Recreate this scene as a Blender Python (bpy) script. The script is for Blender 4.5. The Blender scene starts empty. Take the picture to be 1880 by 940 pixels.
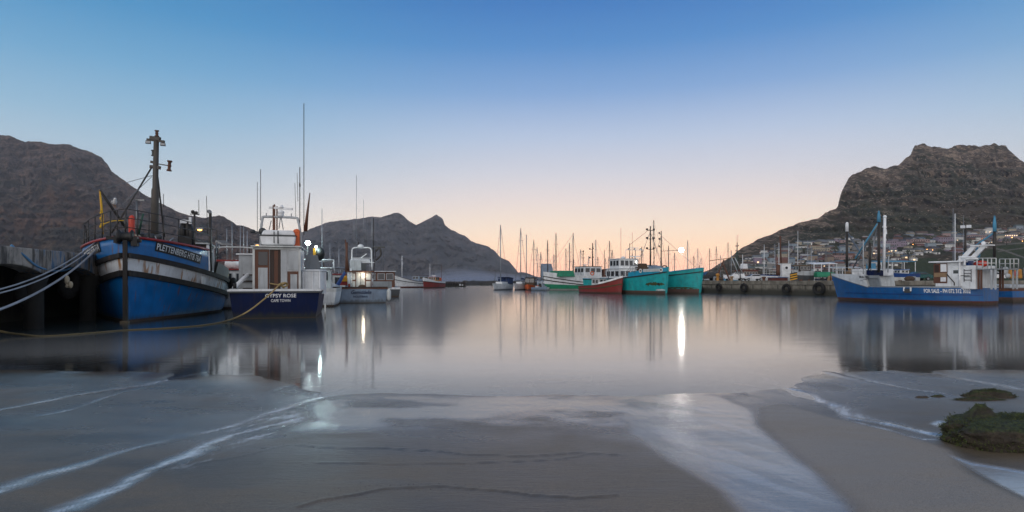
import bpy, math, random
import numpy as np
from mathutils import Vector, Matrix
R = math.radians
rnd = random.Random(7)
scene = bpy.context.scene
COL = scene.collection

# ------------------------------------------------------------------ camera
F = 1120.0; CX = 940.0; HY = 515.0; EYE = 1.55          # focal length and horizon in pixels of the 1880 px wide photograph
cam_d = bpy.data.cameras.new('camera'); cam = bpy.data.objects.new('camera', cam_d); COL.objects.link(cam)
cam.location = (0, 0, EYE); cam.rotation_euler = (R(90), 0, 0)
cam_d.sensor_width = 36; cam_d.lens = 36*F/1880; cam_d.shift_y = (HY-470)/1880
cam_d.clip_start = 0.1; cam_d.clip_end = 20000
scene.camera = cam
scene.view_settings.view_transform = 'Standard'; scene.view_settings.look = 'None'
scene.view_settings.exposure = 0.0; scene.view_settings.gamma = 1.0
scene.view_settings.use_curve_mapping = False

def lin(c):
    c = c/255.0
    return c/12.92 if c <= 0.04045 else ((c+0.055)/1.055)**2.4
def C(r, g, b): return (lin(r), lin(g), lin(b), 1.0)
def hexc(h): return C(int(h[0:2], 16), int(h[2:4], 16), int(h[4:6], 16))

# ------------------------------------------------------------------ sky
world = bpy.data.worlds.new('World'); scene.world = world; world.use_nodes = True
wt = world.node_tree; wt.nodes.clear()
def wn(t): return wt.nodes.new(t)
GLOW_AZ = R(12); SKY_MAX = 1.72
SKY_GLOW = [(0, (250, 184, 158)), (1.3, (253, 199, 166)), (3.0, (254, 216, 180)), (5.0, (250, 226, 202)), (7.5, (238, 224, 218)), (10, (220, 220, 229)), (13, (190, 206, 231)), (17, (132, 172, 221)), (21, (78, 143, 208)), (26, (28, 112, 190)), (40, (104, 134, 174)), (90, (150, 153, 164))]
SKY_SIDE = [(0, (236, 214, 206)), (1.3, (240, 222, 210)), (3.0, (236, 224, 212)), (5.0, (220, 218, 215)), (7.5, (200, 211, 219)), (10, (178, 203, 220)), (13, (148, 190, 218)), (17, (108, 170, 212)), (21, (66, 148, 202)), (26, (34, 126, 188)), (40, (104, 134, 174)), (90, (150, 153, 164))]
SKY_BACK = [(0, (205, 196, 194)), (5, (216, 208, 206)), (12, (220, 216, 218)), (26, (202, 206, 216)), (45, (176, 180, 192)), (90, (150, 153, 164))]
def ramp_node(stops):
    r = wn('ShaderNodeValToRGB'); cr = r.color_ramp
    cr.interpolation = 'EASE' if False else 'LINEAR'
    while len(cr.elements) < len(stops): cr.elements.new(0.5)
    for e, (d, c) in zip(cr.elements, stops):
        k = (1.0+.72*math.exp(-d/7.5))/SKY_MAX; q = C(*c); e.position = d/90; e.color = (q[0]*k, q[1]*k, q[2]*k, 1)
    return r
tc = wn('ShaderNodeTexCoord'); nrm = wn('ShaderNodeVectorMath'); nrm.operation = 'NORMALIZE'
wt.links.new(tc.outputs['Generated'], nrm.inputs[0])
sep = wn('ShaderNodeSeparateXYZ'); wt.links.new(nrm.outputs[0], sep.inputs[0])
def wm(op, a, b=None, clamp=False):
    n = wn('ShaderNodeMath'); n.operation = op; n.use_clamp = clamp
    for i, v in enumerate((a, b)):
        if v is None: continue
        if isinstance(v, (int, float)): n.inputs[i].default_value = v
        else: wt.links.new(v, n.inputs[i])
    return n.outputs[0]
el = wm('DIVIDE', wm('ARCSINE', wm('MAXIMUM', sep.outputs[2], 0.0)), math.pi/2)
az = wm('ABSOLUTE', wm('SUBTRACT', wm('ARCTAN2', sep.outputs[0], sep.outputs[1]), GLOW_AZ))
az = wm('MINIMUM', az, wm('SUBTRACT', 2*math.pi, az))
def smooth(val, a, b):
    n = wn('ShaderNodeMapRange'); n.interpolation_type = 'SMOOTHSTEP'
    wt.links.new(val, n.inputs[0]); n.inputs[1].default_value = a; n.inputs[2].default_value = b
    return n.outputs[0]
cols = []
for st in (SKY_GLOW, SKY_SIDE, SKY_BACK):
    r = ramp_node(st); wt.links.new(el, r.inputs[0]); cols.append(r.outputs[0])
def wmix(fac, a, b):
    n = wn('ShaderNodeMix'); n.data_type = 'RGBA'
    wt.links.new(fac, n.inputs[0]); wt.links.new(a, n.inputs[6]); wt.links.new(b, n.inputs[7]); return n.outputs[2]
c1 = wmix(smooth(az, R(8), R(46)), cols[0], cols[1])
c2 = wmix(smooth(az, R(62), R(125)), c1, cols[2])
bg = wn('ShaderNodeBackground'); wt.links.new(c2, bg.inputs[0]); bg.inputs[1].default_value = SKY_MAX
wo = wn('ShaderNodeOutputWorld'); wt.links.new(bg.outputs[0], wo.inputs[0])
world.cycles.sampling_method = 'MANUAL'; world.cycles.sample_map_resolution = 512

# one weak, very soft fill lamp added behind the camera to lift the foreground
sd = bpy.data.lights.new('soft_fill', 'SUN'); soft_fill = bpy.data.objects.new('soft_fill', sd); COL.objects.link(soft_fill)
sd.energy = 0.9; sd.angle = R(50); sd.color = (1.0, 0.93, 0.88)
soft_fill.rotation_euler = (R(62), 0, R(-28)); soft_fill.location = (0, -20, 40)

# ------------------------------------------------------------------ helpers
def P(px, py, Y):                                   # a point of the photograph at depth Y (metres)
    return Vector(((px-CX)*Y/F, Y, EYE-(py-HY)*Y/F))
def G(px, py):                                      # a point of the photograph on the ground
    Y = EYE*F/(py-HY); return ((px-CX)*Y/F, Y)

class NT:
    def __init__(s, name):
        s.m = bpy.data.materials.new(name); s.m.use_nodes = True; s.t = s.m.node_tree; s.t.nodes.clear()
        s.out = s.n('ShaderNodeOutputMaterial')
    def n(s, t): return s.t.nodes.new(t)
    def put(s, sock, v):
        if v is None: return
        if isinstance(v, bpy.types.NodeSocket): s.t.links.new(v, sock)
        else:
            try: sock.default_value = v
            except Exception: sock.default_value = (*v, 1.0)
    def math(s, op, a, b=None, clamp=False):
        n = s.n('ShaderNodeMath'); n.operation = op; n.use_clamp = clamp
        s.put(n.inputs[0], a); s.put(n.inputs[1], b); return n.outputs[0]
    def coords(s, kind='Object', scale=(1, 1, 1), rot=(0, 0, 0)):
        tc = s.n('ShaderNodeTexCoord'); mp = s.n('ShaderNodeMapping'); mp.inputs['Scale'].default_value = scale; mp.inputs['Rotation'].default_value = rot
        s.t.links.new(tc.outputs[kind], mp.inputs['Vector']); return mp.outputs[0]
    def noise(s, vec, scale=5, detail=4, rough=0.55, dist=0):
        n = s.n('ShaderNodeTexNoise'); s.put(n.inputs['Vector'], vec)
        n.inputs['Scale'].default_value = scale; n.inputs['Detail'].default_value = detail; n.inputs['Roughness'].default_value = rough; n.inputs['Distortion'].default_value = dist
        return n.outputs[0]
    def vor(s, vec, scale=5, feature='F1'):
        n = s.n('ShaderNodeTexVoronoi'); n.feature = feature; s.put(n.inputs['Vector'], vec); n.inputs['Scale'].default_value = scale
        return n
    def step(s, v, a, b, lo=0.0, hi=1.0, mode='SMOOTHSTEP'):
        n = s.n('ShaderNodeMapRange'); n.interpolation_type = mode; s.put(n.inputs[0], v)
        n.inputs[1].default_value = a; n.inputs[2].default_value = b; n.inputs[3].default_value = lo; n.inputs[4].default_value = hi
        return n.outputs[0]
    def mix(s, f, a, b, mode='MIX'):
        n = s.n('ShaderNodeMix'); n.data_type = 'RGBA'; n.blend_type = mode
        s.put(n.inputs[0], f); s.put(n.inputs[6], a); s.put(n.inputs[7], b); return n.outputs[2]
    def attr(s, name):
        n = s.n('ShaderNodeAttribute'); n.attribute_name = name; return n.outputs['Fac']
    def bump(s, h, strength=0.3, dist=0.05):
        n = s.n('ShaderNodeBump'); n.inputs['Strength'].default_value = strength; n.inputs['Distance'].default_value = dist
        s.put(n.inputs['Height'], h); return n.outputs[0]
    def bsdf(s, color, rough=0.5, metal=0.0, normal=None, spec=None, emit=None, estr=0.0):
        b = s.n('ShaderNodeBsdfPrincipled')
        s.put(b.inputs['Base Color'], color); s.put(b.inputs['Roughness'], rough); s.put(b.inputs['Metallic'], metal)
        if normal is not None: s.put(b.inputs['Normal'], normal)
        if spec is not None: s.put(b.inputs['Specular IOR Level'], spec)
        if emit is not None: s.put(b.inputs['Emission Color'], emit); s.put(b.inputs['Emission Strength'], estr)
        return b.outputs[0]
    def done(s, sh): s.t.links.new(sh, s.out.inputs[0]); return s.m

MATS = {}
def sc(c, k): return (min(c[0]*k, 1), min(c[1]*k, 1), min(c[2]*k, 1), 1)
def paint(name, col, rough=0.45, rust=0.0, var=0.22, dirt=0.25, metal=0.0, scale=1.0, rustcol=(0.16, 0.06, 0.02, 1), bump=0.0):
    t = NT(name); v = t.coords()
    n1 = t.noise(v, 1.7*scale, 5, 0.6); n2 = t.noise(t.coords(scale=(5*scale, 5*scale, 0.45*scale)), 1.3, 4, 0.6)
    c = t.mix(t.step(n1, 0.3, 0.7), sc(col, 1-var), sc(col, 1+var*0.6))
    c = t.mix(t.math('MULTIPLY', t.step(n2, 0.5, 0.72), dirt), c, (0.06, 0.055, 0.05, 1))
    if rust > 0:
        n3 = t.noise(t.coords(scale=(7*scale, 7*scale, 0.35*scale)), 1.0, 3, 0.5)
        n4 = t.noise(v, 0.9*scale, 2, 0.5)
        f = t.math('MULTIPLY', t.step(n3, 0.585 if rust < .9 else .54, 0.66 if rust < .9 else .6), t.step(n4, 0.42, 0.58))
        c = t.mix(t.math('MULTIPLY', f, rust), c, rustcol)
    g = t.n('ShaderNodeNewGeometry'); sp = t.n('ShaderNodeSeparateXYZ'); t.t.links.new(g.outputs['Position'], sp.inputs[0])
    wl = t.step(t.math('ADD', sp.outputs[2], t.math('MULTIPLY', t.math('SUBTRACT', n2, .5), .5)), .32, .04); c = t.mix(t.math('MULTIPLY', wl, .72), c, (.03, .032, .02, 1))
    nb = None
    if bump: nb = t.bump(t.noise(v, 14*scale, 4, 0.6), 0.5, bump)
    r = t.step(n1, 0.2, 0.8, max(rough-0.1, 0.05), min(rough+0.12, 1.0))
    MATS[name] = t.done(t.bsdf(c, r, metal, nb, .18 if name == 'navy' else None)); return MATS[name]
def glow(name, col, strength):
    t = NT(name); MATS[name] = t.done(t.bsdf((0.8, 0.8, 0.8, 1), 0.4, 0, None, None, col, strength)); return MATS[name]

for nm, h, ro, ru, di, me in [
    ('trawler_blue', '0566a8', .38, .6, .3, 0), ('deep_blue', '0d3d7c', .4, .12, .3, 0), ('navy', '03153c', .62, .05, .12, 0), ('sale_blue', '0a5590', .42, .15, .3, 0),
    ('white', 'd2d6d8', .4, .12, .22, 0), ('white_rusty', 'cdd1d4', .45, .95, .12, 0), ('off_white', 'bfc2c0', .5, .2, .3, 0), ('clean_white', 'dfe2e4', .35, 0, .1, 0),
    ('pale_blue', '78899c', .4, .1, .25, 0), ('grey', '80868a', .5, .1, .3, 0), ('light_grey', 'a8adb0', .5, .12, .3, 0), ('dark_grey', '3c4043', .6, .1, .2, 0),
    ('black', '121212', .55, 0, .1, 0), ('strake', '1c1a19', .7, .25, .2, 0), ('rubber', '0a0a0a', .85, 0, .1, 0), ('red', '8a1c18', .45, .2, .25, 0), ('bright_red', 'c23a24', .45, .05, .15, 0),
    ('orange', 'cc5a22', .5, 0, .15, 0), ('hull_red', '7d2622', .5, .3, .4, 0), ('antifoul', '5c2a22', .8, .3, .5, 0), ('antifoul_brown', '5a443c', .85, .2, .5, 0), ('algae', '39421f', .9, 0, .5, 0),
    ('turquoise', '0b9a9c', .42, .25, .3, 0), ('turquoise_blue', '0c8fb0', .42, .2, .2, 0), ('green', '0b7a58', .5, .25, .4, 0), ('dark_green', '1d4a38', .5, .2, .3, 0),
    ('wood', '5a3420', .5, 0, .3, 0), ('dark_wood', '2e1d14', .6, 0, .3, 0), ('pale_wood', '8d7355', .6, 0, .3, 0), ('rope', 'a39a86', .9, 0, .2, 0), ('rope_grey', '9aa0a8', .9, 0, .1, 0), ('rope_tan', 'a08a5c', .9, 0, .2, 0), ('rope_yellow', 'c9a224', .8, 0, .1, 0), ('rope_blue', '4f7fa6', .8, 0, .1, 0),
    ('steel', '7d8184', .35, .2, .3, .7), ('alu', '9aa0a6', .4, 0, .15, .6), ('mast_brown', '4a4640', .6, .3, .3, 0), ('mast_dark', '35322f', .5, .1, .2, .2), ('mast_grey', '6a6c70', .5, .1, .2, .3), ('brown_rust', '5b3a2a', .7, .6, .4, 0),
    ('canvas', '6d6a62', .95, 0, .3, 0), ('canvas_navy', '1a2f55', .9, 0, .15, 0), ('tarp_blue', '1f5fa8', .6, 0, .2, 0), ('tarp_sky', '4787a6', .6, 0, .2, 0), ('yellow', 'd09a1e', .5, .1, .25, 0), ('ochre', 'b07a2a', .6, .1, .3, 0), ('pink', 'b98484', .7, 0, .2, 0),
    ('net_brown', '4a3a2c', .95, 0, .4, 0), ('car_white', 'd8dadc', .2, 0, .08, 0), ('car_green', '114e4c', .22, 0, .08, 0), ('car_dark', '202428', .2, 0, .08, 0), ('gull_grey', 'a9adb2', .8, 0, 0, 0), ('stain_green', '3a4d2c', .8, 0, .4, 0), ('fish_red', 'a8342a', .5, 0, .2, 0)]:
    paint(nm, hexc(h), ro, ru, 0.2, di, me, 1.0, (.30, .13, .025, 1) if nm == 'white_rusty' else (.16, .06, .02, 1))
def glassmat(name, col, rough=0.08):
    t = NT(name); n = t.noise(t.coords(), 0.8, 2)
    MATS[name] = t.done(t.bsdf(t.mix(n, sc(col, .6), sc(col, 1.3)), rough, 0, None, 0.7))
glassmat('glass', (0.02, 0.024, 0.03, 1)); glassmat('house_glass', (0.04, 0.045, 0.055, 1), .15)
glow('lamp_cyan', (0.75, 1.0, 1.0, 1), 60); glow('lamp_white', (1.0, 0.95, 0.86, 1), 90); glow('lamp_orange', (1.0, 0.42, 0.06, 1), 7); glow('lamp_warm', (1.0, 0.85, 0.6, 1), 9)
def concrete(name, col, dark, scale=1.0, algae=(0.03, 0.03, 0.022, 1), zmid=0.5):
    t = NT(name); v = t.coords()
    n1 = t.noise(v, 0.9*scale, 6, 0.65); n2 = t.noise(v, 7*scale, 5, 0.6); n3 = t.noise(t.coords(scale=(4*scale, 4*scale, .4*scale)), 1, 4, .6)
    c = t.mix(t.step(n1, .32, .68), dark, col); c = t.mix(t.step(n2, .45, .7, 0, .45), c, sc(dark, .6)); c = t.mix(t.step(n3, .5, .66, 0, .7), c, algae)
    g = t.n('ShaderNodeNewGeometry'); sp = t.n('ShaderNodeSeparateXYZ'); t.t.links.new(g.outputs['Position'], sp.inputs[0])
    zz = t.math('ADD', sp.outputs[2], t.math('MULTIPLY', n1, 0.5))
    c = t.mix(t.step(zz, zmid+.3, zmid-.25), c, algae)      # the tide line: weed below high water
    MATS[name] = t.done(t.bsdf(c, .85, 0, t.bump(t.math('ADD', n2, t.math('MULTIPLY', n1, 2)), .6, .03)))
concrete('quay_concrete', C(132, 128, 118), C(84, 80, 72), 1, zmid=.75)
concrete('quay_old', C(112, 108, 100), C(70, 66, 60), .8, (0.012, 0.012, 0.011, 1), 1.35)
concrete('pile_dark', C(96, 92, 86), C(50, 47, 43), .8, (0.010, 0.010, 0.009, 1), 2.1)
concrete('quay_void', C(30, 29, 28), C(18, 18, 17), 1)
concrete('breakwater_rock', C(62, 60, 58), C(34, 33, 32), .4)
def rope_mat(name, col):
    t = NT(name); n = t.noise(t.coords(), 40, 2); MATS[name] = t.done(t.bsdf(t.mix(n, sc(col, .7), sc(col, 1.15)), .9, 0, t.bump(n, .6, .01)))

# ------------------------------------------------------------------ mesh building
class MB:
    def __init__(s): s.v = []; s.f = []; s.mi = []; s.sm = []
    def add(s, vs, fs, m=0, smooth=False):
        o = len(s.v); s.v.extend([tuple(v) for v in vs])
        for f in fs: s.f.append(tuple(i+o for i in f)); s.mi.append(m); s.sm.append(smooth)
        return s
    def box(s, c, d, rz=0, m=0, tx=1.0, ty=1.0, shx=0.0):   # centre, full size, turn about z, top taper, top shear
        hx, hy, hz = d[0]/2, d[1]/2, d[2]/2; vs = []; ca, sa = math.cos(rz), math.sin(rz)
        for z in (-1, 1):
            kx, ky, ox = (tx, ty, shx) if z > 0 else (1, 1, 0)
            for x, y in ((-1, -1), (1, -1), (1, 1), (-1, 1)):
                X, Y = x*hx*kx+ox, y*hy*ky; vs.append((c[0]+X*ca-Y*sa, c[1]+X*sa+Y*ca, c[2]+z*hz))
        return s.add(vs, [(0, 3, 2, 1), (4, 5, 6, 7), (0, 1, 5, 4), (1, 2, 6, 5), (2, 3, 7, 6), (3, 0, 4, 7)], m)
    def bar(s, p, q, w, h=None, m=0):
        p, q = Vector(p), Vector(q); h = h or w; d = (q-p).normalized()
        up = Vector((0, 0, 1)) if abs(d.z) < .95 else Vector((1, 0, 0)); a = d.cross(up).normalized(); b = a.cross(d).normalized()
        vs = [e+a*(i*w/2)+b*(j*h/2) for e in (p, q) for i, j in ((-1, -1), (1, -1), (1, 1), (-1, 1))]
        return s.add(vs, [(0, 1, 2, 3), (7, 6, 5, 4), (0, 4, 5, 1), (1, 5, 6, 2), (2, 6, 7, 3), (3, 7, 4, 0)], m)
    def tube(s, pts, r, n=6, m=0, cap=True, smooth=True):
        pts = [Vector(p) for p in pts]; rs = r if isinstance(r, (list, tuple)) else [r]*len(pts); vs = []; fs = []; a = None
        for i, p in enumerate(pts):
            d = (pts[min(i+1, len(pts)-1)]-pts[max(i-1, 0)])
            d = d.normalized() if d.length > 1e-9 else Vector((0, 0, 1))
            if a is None:
                up = Vector((0, 0, 1)) if abs(d.z) < .9 else Vector((1, 0, 0)); a = d.cross(up).normalized()
            else:
                a = (a-d*a.dot(d)); a = a.normalized() if a.length > 1e-6 else d.orthogonal().normalized()
            b = d.cross(a)
            for k in range(n):
                t = 2*math.pi*k/n; vs.append(p+a*(rs[i]*math.cos(t))+b*(rs[i]*math.sin(t)))
        for i in range(len(pts)-1):
            for k in range(n): fs.append((i*n+k, i*n+(k+1) % n, (i+1)*n+(k+1) % n, (i+1)*n+k))
        s.add(vs, fs, m, smooth)
        if cap:
            o = len(s.v)-len(vs)
            s.f.append(tuple(o+k for k in reversed(range(n)))); s.mi.append(m); s.sm.append(False)
            s.f.append(tuple(o+(len(pts)-1)*n+k for k in range(n))); s.mi.append(m); s.sm.append(False)
        return s
    def lathe(s, prof, c=(0, 0, 0), axis=(0, 0, 1), n=12, m=0, smooth=True):
        d = Vector(axis).normalized(); return s.tube([Vector(c)+d*z for r_, z in prof], [max(r_, 1e-4) for r_, z in prof], n, m, True, smooth)
    def ball(s, c, r, n=10, m=0, sq=(1, 1, 1)):
        vs = []; fs = []; k = max(4, n//2+1)
        for i in range(k+1):
            th = math.pi*i/k
            for j in range(n):
                ph = 2*math.pi*j/n; vs.append((c[0]+r*sq[0]*math.sin(th)*math.cos(ph), c[1]+r*sq[1]*math.sin(th)*math.sin(ph), c[2]+r*sq[2]*math.cos(th)))
        for i in range(k):
            for j in range(n): fs.append((i*n+j, (i+1)*n+j, (i+1)*n+(j+1) % n, i*n+(j+1) % n))
        return s.add(vs, fs, m, True)
    def torus(s, c, Rr, r, axis=(0, 1, 0), n=20, k=8, m=0):
        d = Vector(axis).normalized(); a = d.orthogonal().normalized(); b = d.cross(a); vs = []; fs = []
        for i in range(n):
            t = 2*math.pi*i/n; e = a*math.cos(t)+b*math.sin(t)
            for j in range(k):
                u = 2*math.pi*j/k; vs.append(Vector(c)+e*(Rr+r*math.cos(u))+d*(r*math.sin(u)))
        for i in range(n):
            for j in range(k): fs.append((i*k+j, ((i+1) % n)*k+j, ((i+1) % n)*k+(j+1) % k, i*k+(j+1) % k))
        return s.add(vs, fs, m, True)
    def prism(s, poly, off, m=0):                            # a flat polygon of 3-D points pushed along off
        n = len(poly); off = Vector(off); vs = [Vector(p) for p in poly]+[Vector(p)+off for p in poly]
        fs = [tuple(reversed(range(n))), tuple(range(n, 2*n))]+[(i, (i+1) % n, n+(i+1) % n, n+i) for i in range(n)]
        return s.add(vs, fs, m)
    def grid(s, rows, m=0, smooth=True):
        nr, nc = len(rows), len(rows[0]); vs = [p for r_ in rows for p in r_]
        return s.add(vs, [(i*nc+j, i*nc+j+1, (i+1)*nc+j+1, (i+1)*nc+j) for i in range(nr-1) for j in range(nc-1)], m, smooth)
    def build(s, name, mats, parent=None, bev=0.0):
        if isinstance(mats, str): mats = [mats]
        vs = s.v; loc = (0, 0, 0)
        if parent is None:
            xs = [v[0] for v in vs]; ys = [v[1] for v in vs]; zs = [v[2] for v in vs]
            loc = ((min(xs)+max(xs))/2, (min(ys)+max(ys))/2, min(zs)); vs = [(v[0]-loc[0], v[1]-loc[1], v[2]-loc[2]) for v in vs]
        me = bpy.data.meshes.new(name); me.from_pydata(vs, [], s.f); me.update()
        for mt in mats: me.materials.append(MATS[mt])
        me.polygons.foreach_set('material_index', s.mi); me.polygons.foreach_set('use_smooth', s.sm)
        o = bpy.data.objects.new(name, me); COL.objects.link(o); o.location = loc
        if parent is not None: o.parent = parent
        if bev:
            b = o.modifiers.new('bevel', 'BEVEL'); b.width = bev; b.segments = 2; b.limit_method = 'ANGLE'; b.angle_limit = R(40)
        return o

def tag(o, label=None, cat=None, group=None, kind=None):
    if label: o['label'] = label
    if cat: o['category'] = cat
    if group: o['group'] = group
    if kind: o['kind'] = kind
    return o
def thing(name, label, cat, loc=(0, 0, 0), rz=0.0, group=None):
    o = bpy.data.objects.new(name, None); COL.objects.link(o); o.location = loc; o.rotation_euler = (0, 0, rz)
    o.empty_display_size = .3
    return tag(o, label, cat, group)

_txt = {}
def text_polys(body, bold=0.0, shear=0.0, space=1.0):       # lettering as flat faces in text units (cap height about 0.7)
    key = (body, bold, shear, space)
    if key not in _txt:
        cu = bpy.data.curves.new('lettering', 'FONT'); cu.body = body; cu.offset = bold; cu.shear = shear; cu.space_character = space; cu.resolution_u = 3
        ob = bpy.data.objects.new('lettering', cu); COL.objects.link(ob); bpy.context.view_layer.update()
        me = bpy.data.meshes.new_from_object(ob.evaluated_get(bpy.context.evaluated_depsgraph_get()))
        _txt[key] = ([(v.co.x, v.co.y) for v in me.vertices], [tuple(p.vertices) for p in me.polygons])
        bpy.data.objects.remove(ob); bpy.data.curves.remove(cu); bpy.data.meshes.remove(me)
    return _txt[key]
def lettering(mb, body, fn, width, height, bold=0.01, shear=0.0, m=0, space=1.0):
    vs, fs = text_polys(body, bold, shear, space); x0 = min(v[0] for v in vs); x1 = max(v[0] for v in vs); y0 = min(v[1] for v in vs); y1 = max(v[1] for v in vs)
    return mb.add([fn((x-x0)/(x1-x0)*width, (y-y0)/(y1-y0)*height) for x, y in vs], fs, m)

def sag(p, q, d, n=14):                                     # a slack rope from p to q that hangs d below the chord
    p, q = Vector(p), Vector(q); out = []
    for i in range(n+1):
        t = i/n; v = p.lerp(q, t); v.z -= d*4*t*(1-t); out.append(v)
    return out
def spline(pts, n=6):                                       # Catmull-Rom through the points
    pts = [Vector(p) for p in pts]; out = []
    for i in range(len(pts)-1):
        a, b, c, d = pts[max(i-1, 0)], pts[i], pts[i+1], pts[min(i+2, len(pts)-1)]
        for k in range(n):
            t = k/n; out.append(.5*((2*b)+(c-a)*t+(2*a-5*b+4*c-d)*t*t+(3*b-a-3*c+d)*t**3))
    out.append(pts[-1]); return out

# ------------------------------------------------------------------ numpy noise
_prng = np.random.RandomState(3); _perm = _prng.rand(256, 256)
def vnoise(x, y):
    xi = np.floor(x).astype(int); yi = np.floor(y).astype(int); fx = x-xi; fy = y-yi
    fx = fx*fx*(3-2*fx); fy = fy*fy*(3-2*fy); a = _perm[xi % 256, yi % 256]; b = _perm[(xi+1) % 256, yi % 256]; c = _perm[xi % 256, (yi+1) % 256]; d = _perm[(xi+1) % 256, (yi+1) % 256]
    return (a*(1-fx)+b*fx)*(1-fy)+(c*(1-fx)+d*fx)*fy-.5
def fbm(x, y, oct=5, gain=.5, ridge=False):
    t = 0; a = 1.0
    for o in range(oct):
        n = vnoise(x*2**o+17.3*o, y*2**o+9.1*o)
        t = t+a*((.5-np.abs(n)*2) if ridge else n); a *= gain
    return t
def np_mesh(name, V, nr, nc, mat, attrs=None, kind=None, smooth=True):
    me = bpy.data.meshes.new(name); i = np.arange(nr-1)[:, None]*nc+np.arange(nc-1)[None, :]
    Fq = np.stack([i, i+1, i+1+nc, i+nc], -1).reshape(-1, 4)
    me.vertices.add(len(V)); me.vertices.foreach_set('co', V.astype(np.float32).ravel())
    me.loops.add(Fq.size); me.loops.foreach_set('vertex_index', Fq.ravel().astype(np.int32))
    me.polygons.add(len(Fq)); me.polygons.foreach_set('loop_start', np.arange(0, Fq.size, 4, dtype=np.int32)); me.polygons.foreach_set('loop_total', np.full(len(Fq), 4, np.int32))
    me.update(); me.validate()
    me.polygons.foreach_set('use_smooth', np.full(len(me.polygons), smooth))
    for k, a in (attrs or {}).items():
        at = me.attributes.new(k, 'FLOAT', 'POINT'); at.data.foreach_set('value', a.astype(np.float32).ravel())
    me.materials.append(MATS[mat]); o = bpy.data.objects.new(name, me); COL.objects.link(o)
    if kind: o['kind'] = kind
    return o

# ------------------------------------------------------------------ beach and water
def seg_dist(X, Y, pts):                                    # distance to a polyline and the position along it (0..1)
    best = np.full(X.shape, 1e9); par = np.zeros(X.shape); n = len(pts)-1
    for i in range(n):
        ax, ay = pts[i]; bx, by = pts[i+1]; dx, dy = bx-ax, by-ay; L = dx*dx+dy*dy+1e-12
        t = np.clip(((X-ax)*dx+(Y-ay)*dy)/L, 0, 1); d = np.hypot(X-ax-t*dx, Y-ay-t*dy); k = d < best
        best = np.where(k, d, best); par = np.where(k, (i+t)/n, par)
    return best, par
def in_poly(X, Y, pts):
    r = np.zeros(X.shape, bool); n = len(pts)
    for i in range(n):
        x1, y1 = pts[i]; x2, y2 = pts[(i+1) % n]
        if y1 == y2: continue
        c = ((y1 > Y) != (y2 > Y)) & (X < (x2-x1)*(Y-y1)/(y2-y1)+x1); r ^= c
    return r
def sstep(v, a, b):
    t = np.clip((v-a)/(b-a), 0, 1); return t*t*(3-2*t)
def gp(pts): return [G(*p) for p in pts]
def blob(X, Y, pts, soft):                                  # 1 inside a ground polygon, fading over soft metres about its edge
    g = gp(pts); d, _ = seg_dist(X, Y, g+[g[0]]); return sstep(np.where(in_poly(X, Y, g), d, -d), -soft, soft)
def shore(X):
    return 8.25+1.5*sstep(X, -2.2, -4.4)*1.0+0.9*sstep(-X, 4.0, 9.0)+2.2*sstep(X, 2.4, 6.0)
def sand_height(X, Y):
    Ys = shore(X)+0.5*fbm(X*.5+3, Y*.4, 3); d = Ys-Y
    z = np.where(d > 0, 0.013*d, 0.03*d)
    far = np.clip(Y-14, 0, None); return z-0.05*far+0.006*fbm(X*.7, Y*1.6, 4)*np.clip(1-far, 0, 1)
nr, nc = 470, 720
yy = 1.6*(30/1.6)**(np.linspace(0, 1, nr)); tt = np.linspace(-1.25, 1.25, nc)
YY = np.repeat(yy[:, None], nc, 1); XX = tt[None, :]*(YY+.6)
Z = sand_height(XX, YY)
wx = XX+.10*fbm(XX*1.1+5, YY*.9, 4); wy = YY+.12*fbm(XX*.9, YY*1.1+8, 4)
wet = np.zeros_like(Z); foam_sheen = np.zeros_like(Z); led = np.zeros_like(Z); crack = np.zeros_like(Z)  # pale tone for thin foam and sky sheen, put into the sand colour
def stream(px, w0, w1, amt=1.0, lip=0.0, sheen_amt=1.0):
    global wet, led, foam_sheen
    d, t = seg_dist(wx+.05*fbm(XX*5+w0*40, YY*3.2, 4), wy+.07*fbm(XX*3.4, YY*4+7, 4), gp(px)); w = (w0+(w1-w0)*t)*(1+1.1*fbm(wx*1.7+w0*99, wy*1.5, 4)); w = np.maximum(w, .012); m = np.exp(-(d/w)**2)*amt*sstep(t, 0, .08)*sstep(1-t, 0, .08)
    brk = sstep(fbm(wx*2.2+w0*50, wy*1.4, 4), -.55, .1); wet = np.maximum(wet, m*(.5+.5*brk)); foam_sheen = np.maximum(foam_sheen, sheen_amt*np.exp(-(d/(w*.5))**2)*sstep(t, 0, .1)*sstep(1-t, 0, .1)*(.25+.75*sstep(fbm((wx-wy*.5)*17+w0*77, (wy+wx*.5)*2.2+w0*9, 5, .7), -.2, .3))*sstep(fbm(wx*1.4+w0*31, wy*1.2, 3), -.75, .0)); led = led-lip*np.exp(-(d/(w*1.2))**2)
stream([(-60, 936), (0, 917), (57, 894), (115, 873), (180, 852), (230, 837), (330, 810)], .13, .07, 1, .008)
stream([(330, 810), (440, 779), (498, 756), (555, 739), (613, 722), (640, 712), (720, 670)], .06, .14, 1, .006)
stream([(90, 965), (138, 940), (199, 909), (287, 865), (325, 848), (380, 820), (430, 795)], .10, .09, 1, .006)
stream([(-60, 778), (0, 758), (65, 745), (134, 729), (230, 714), (268, 706), (325, 695), (383, 680), (456, 666)], .06, .22, 1, .008)
stream([(73, 770), (130, 756), (172, 741), (230, 720), (268, 714)], .05, .03, .8, .012)
stream([(1300, 640), (1355, 664), (1412, 695), (1470, 722), (1531, 748), (1569, 768), (1623, 779), (1677, 794), (1738, 812), (1800, 830)], .20, .07, 1, .012)
stream([(1500, 676), (1558, 690), (1608, 704), (1680, 720), (1753, 728)], .14, .07, .9, .008)
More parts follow.
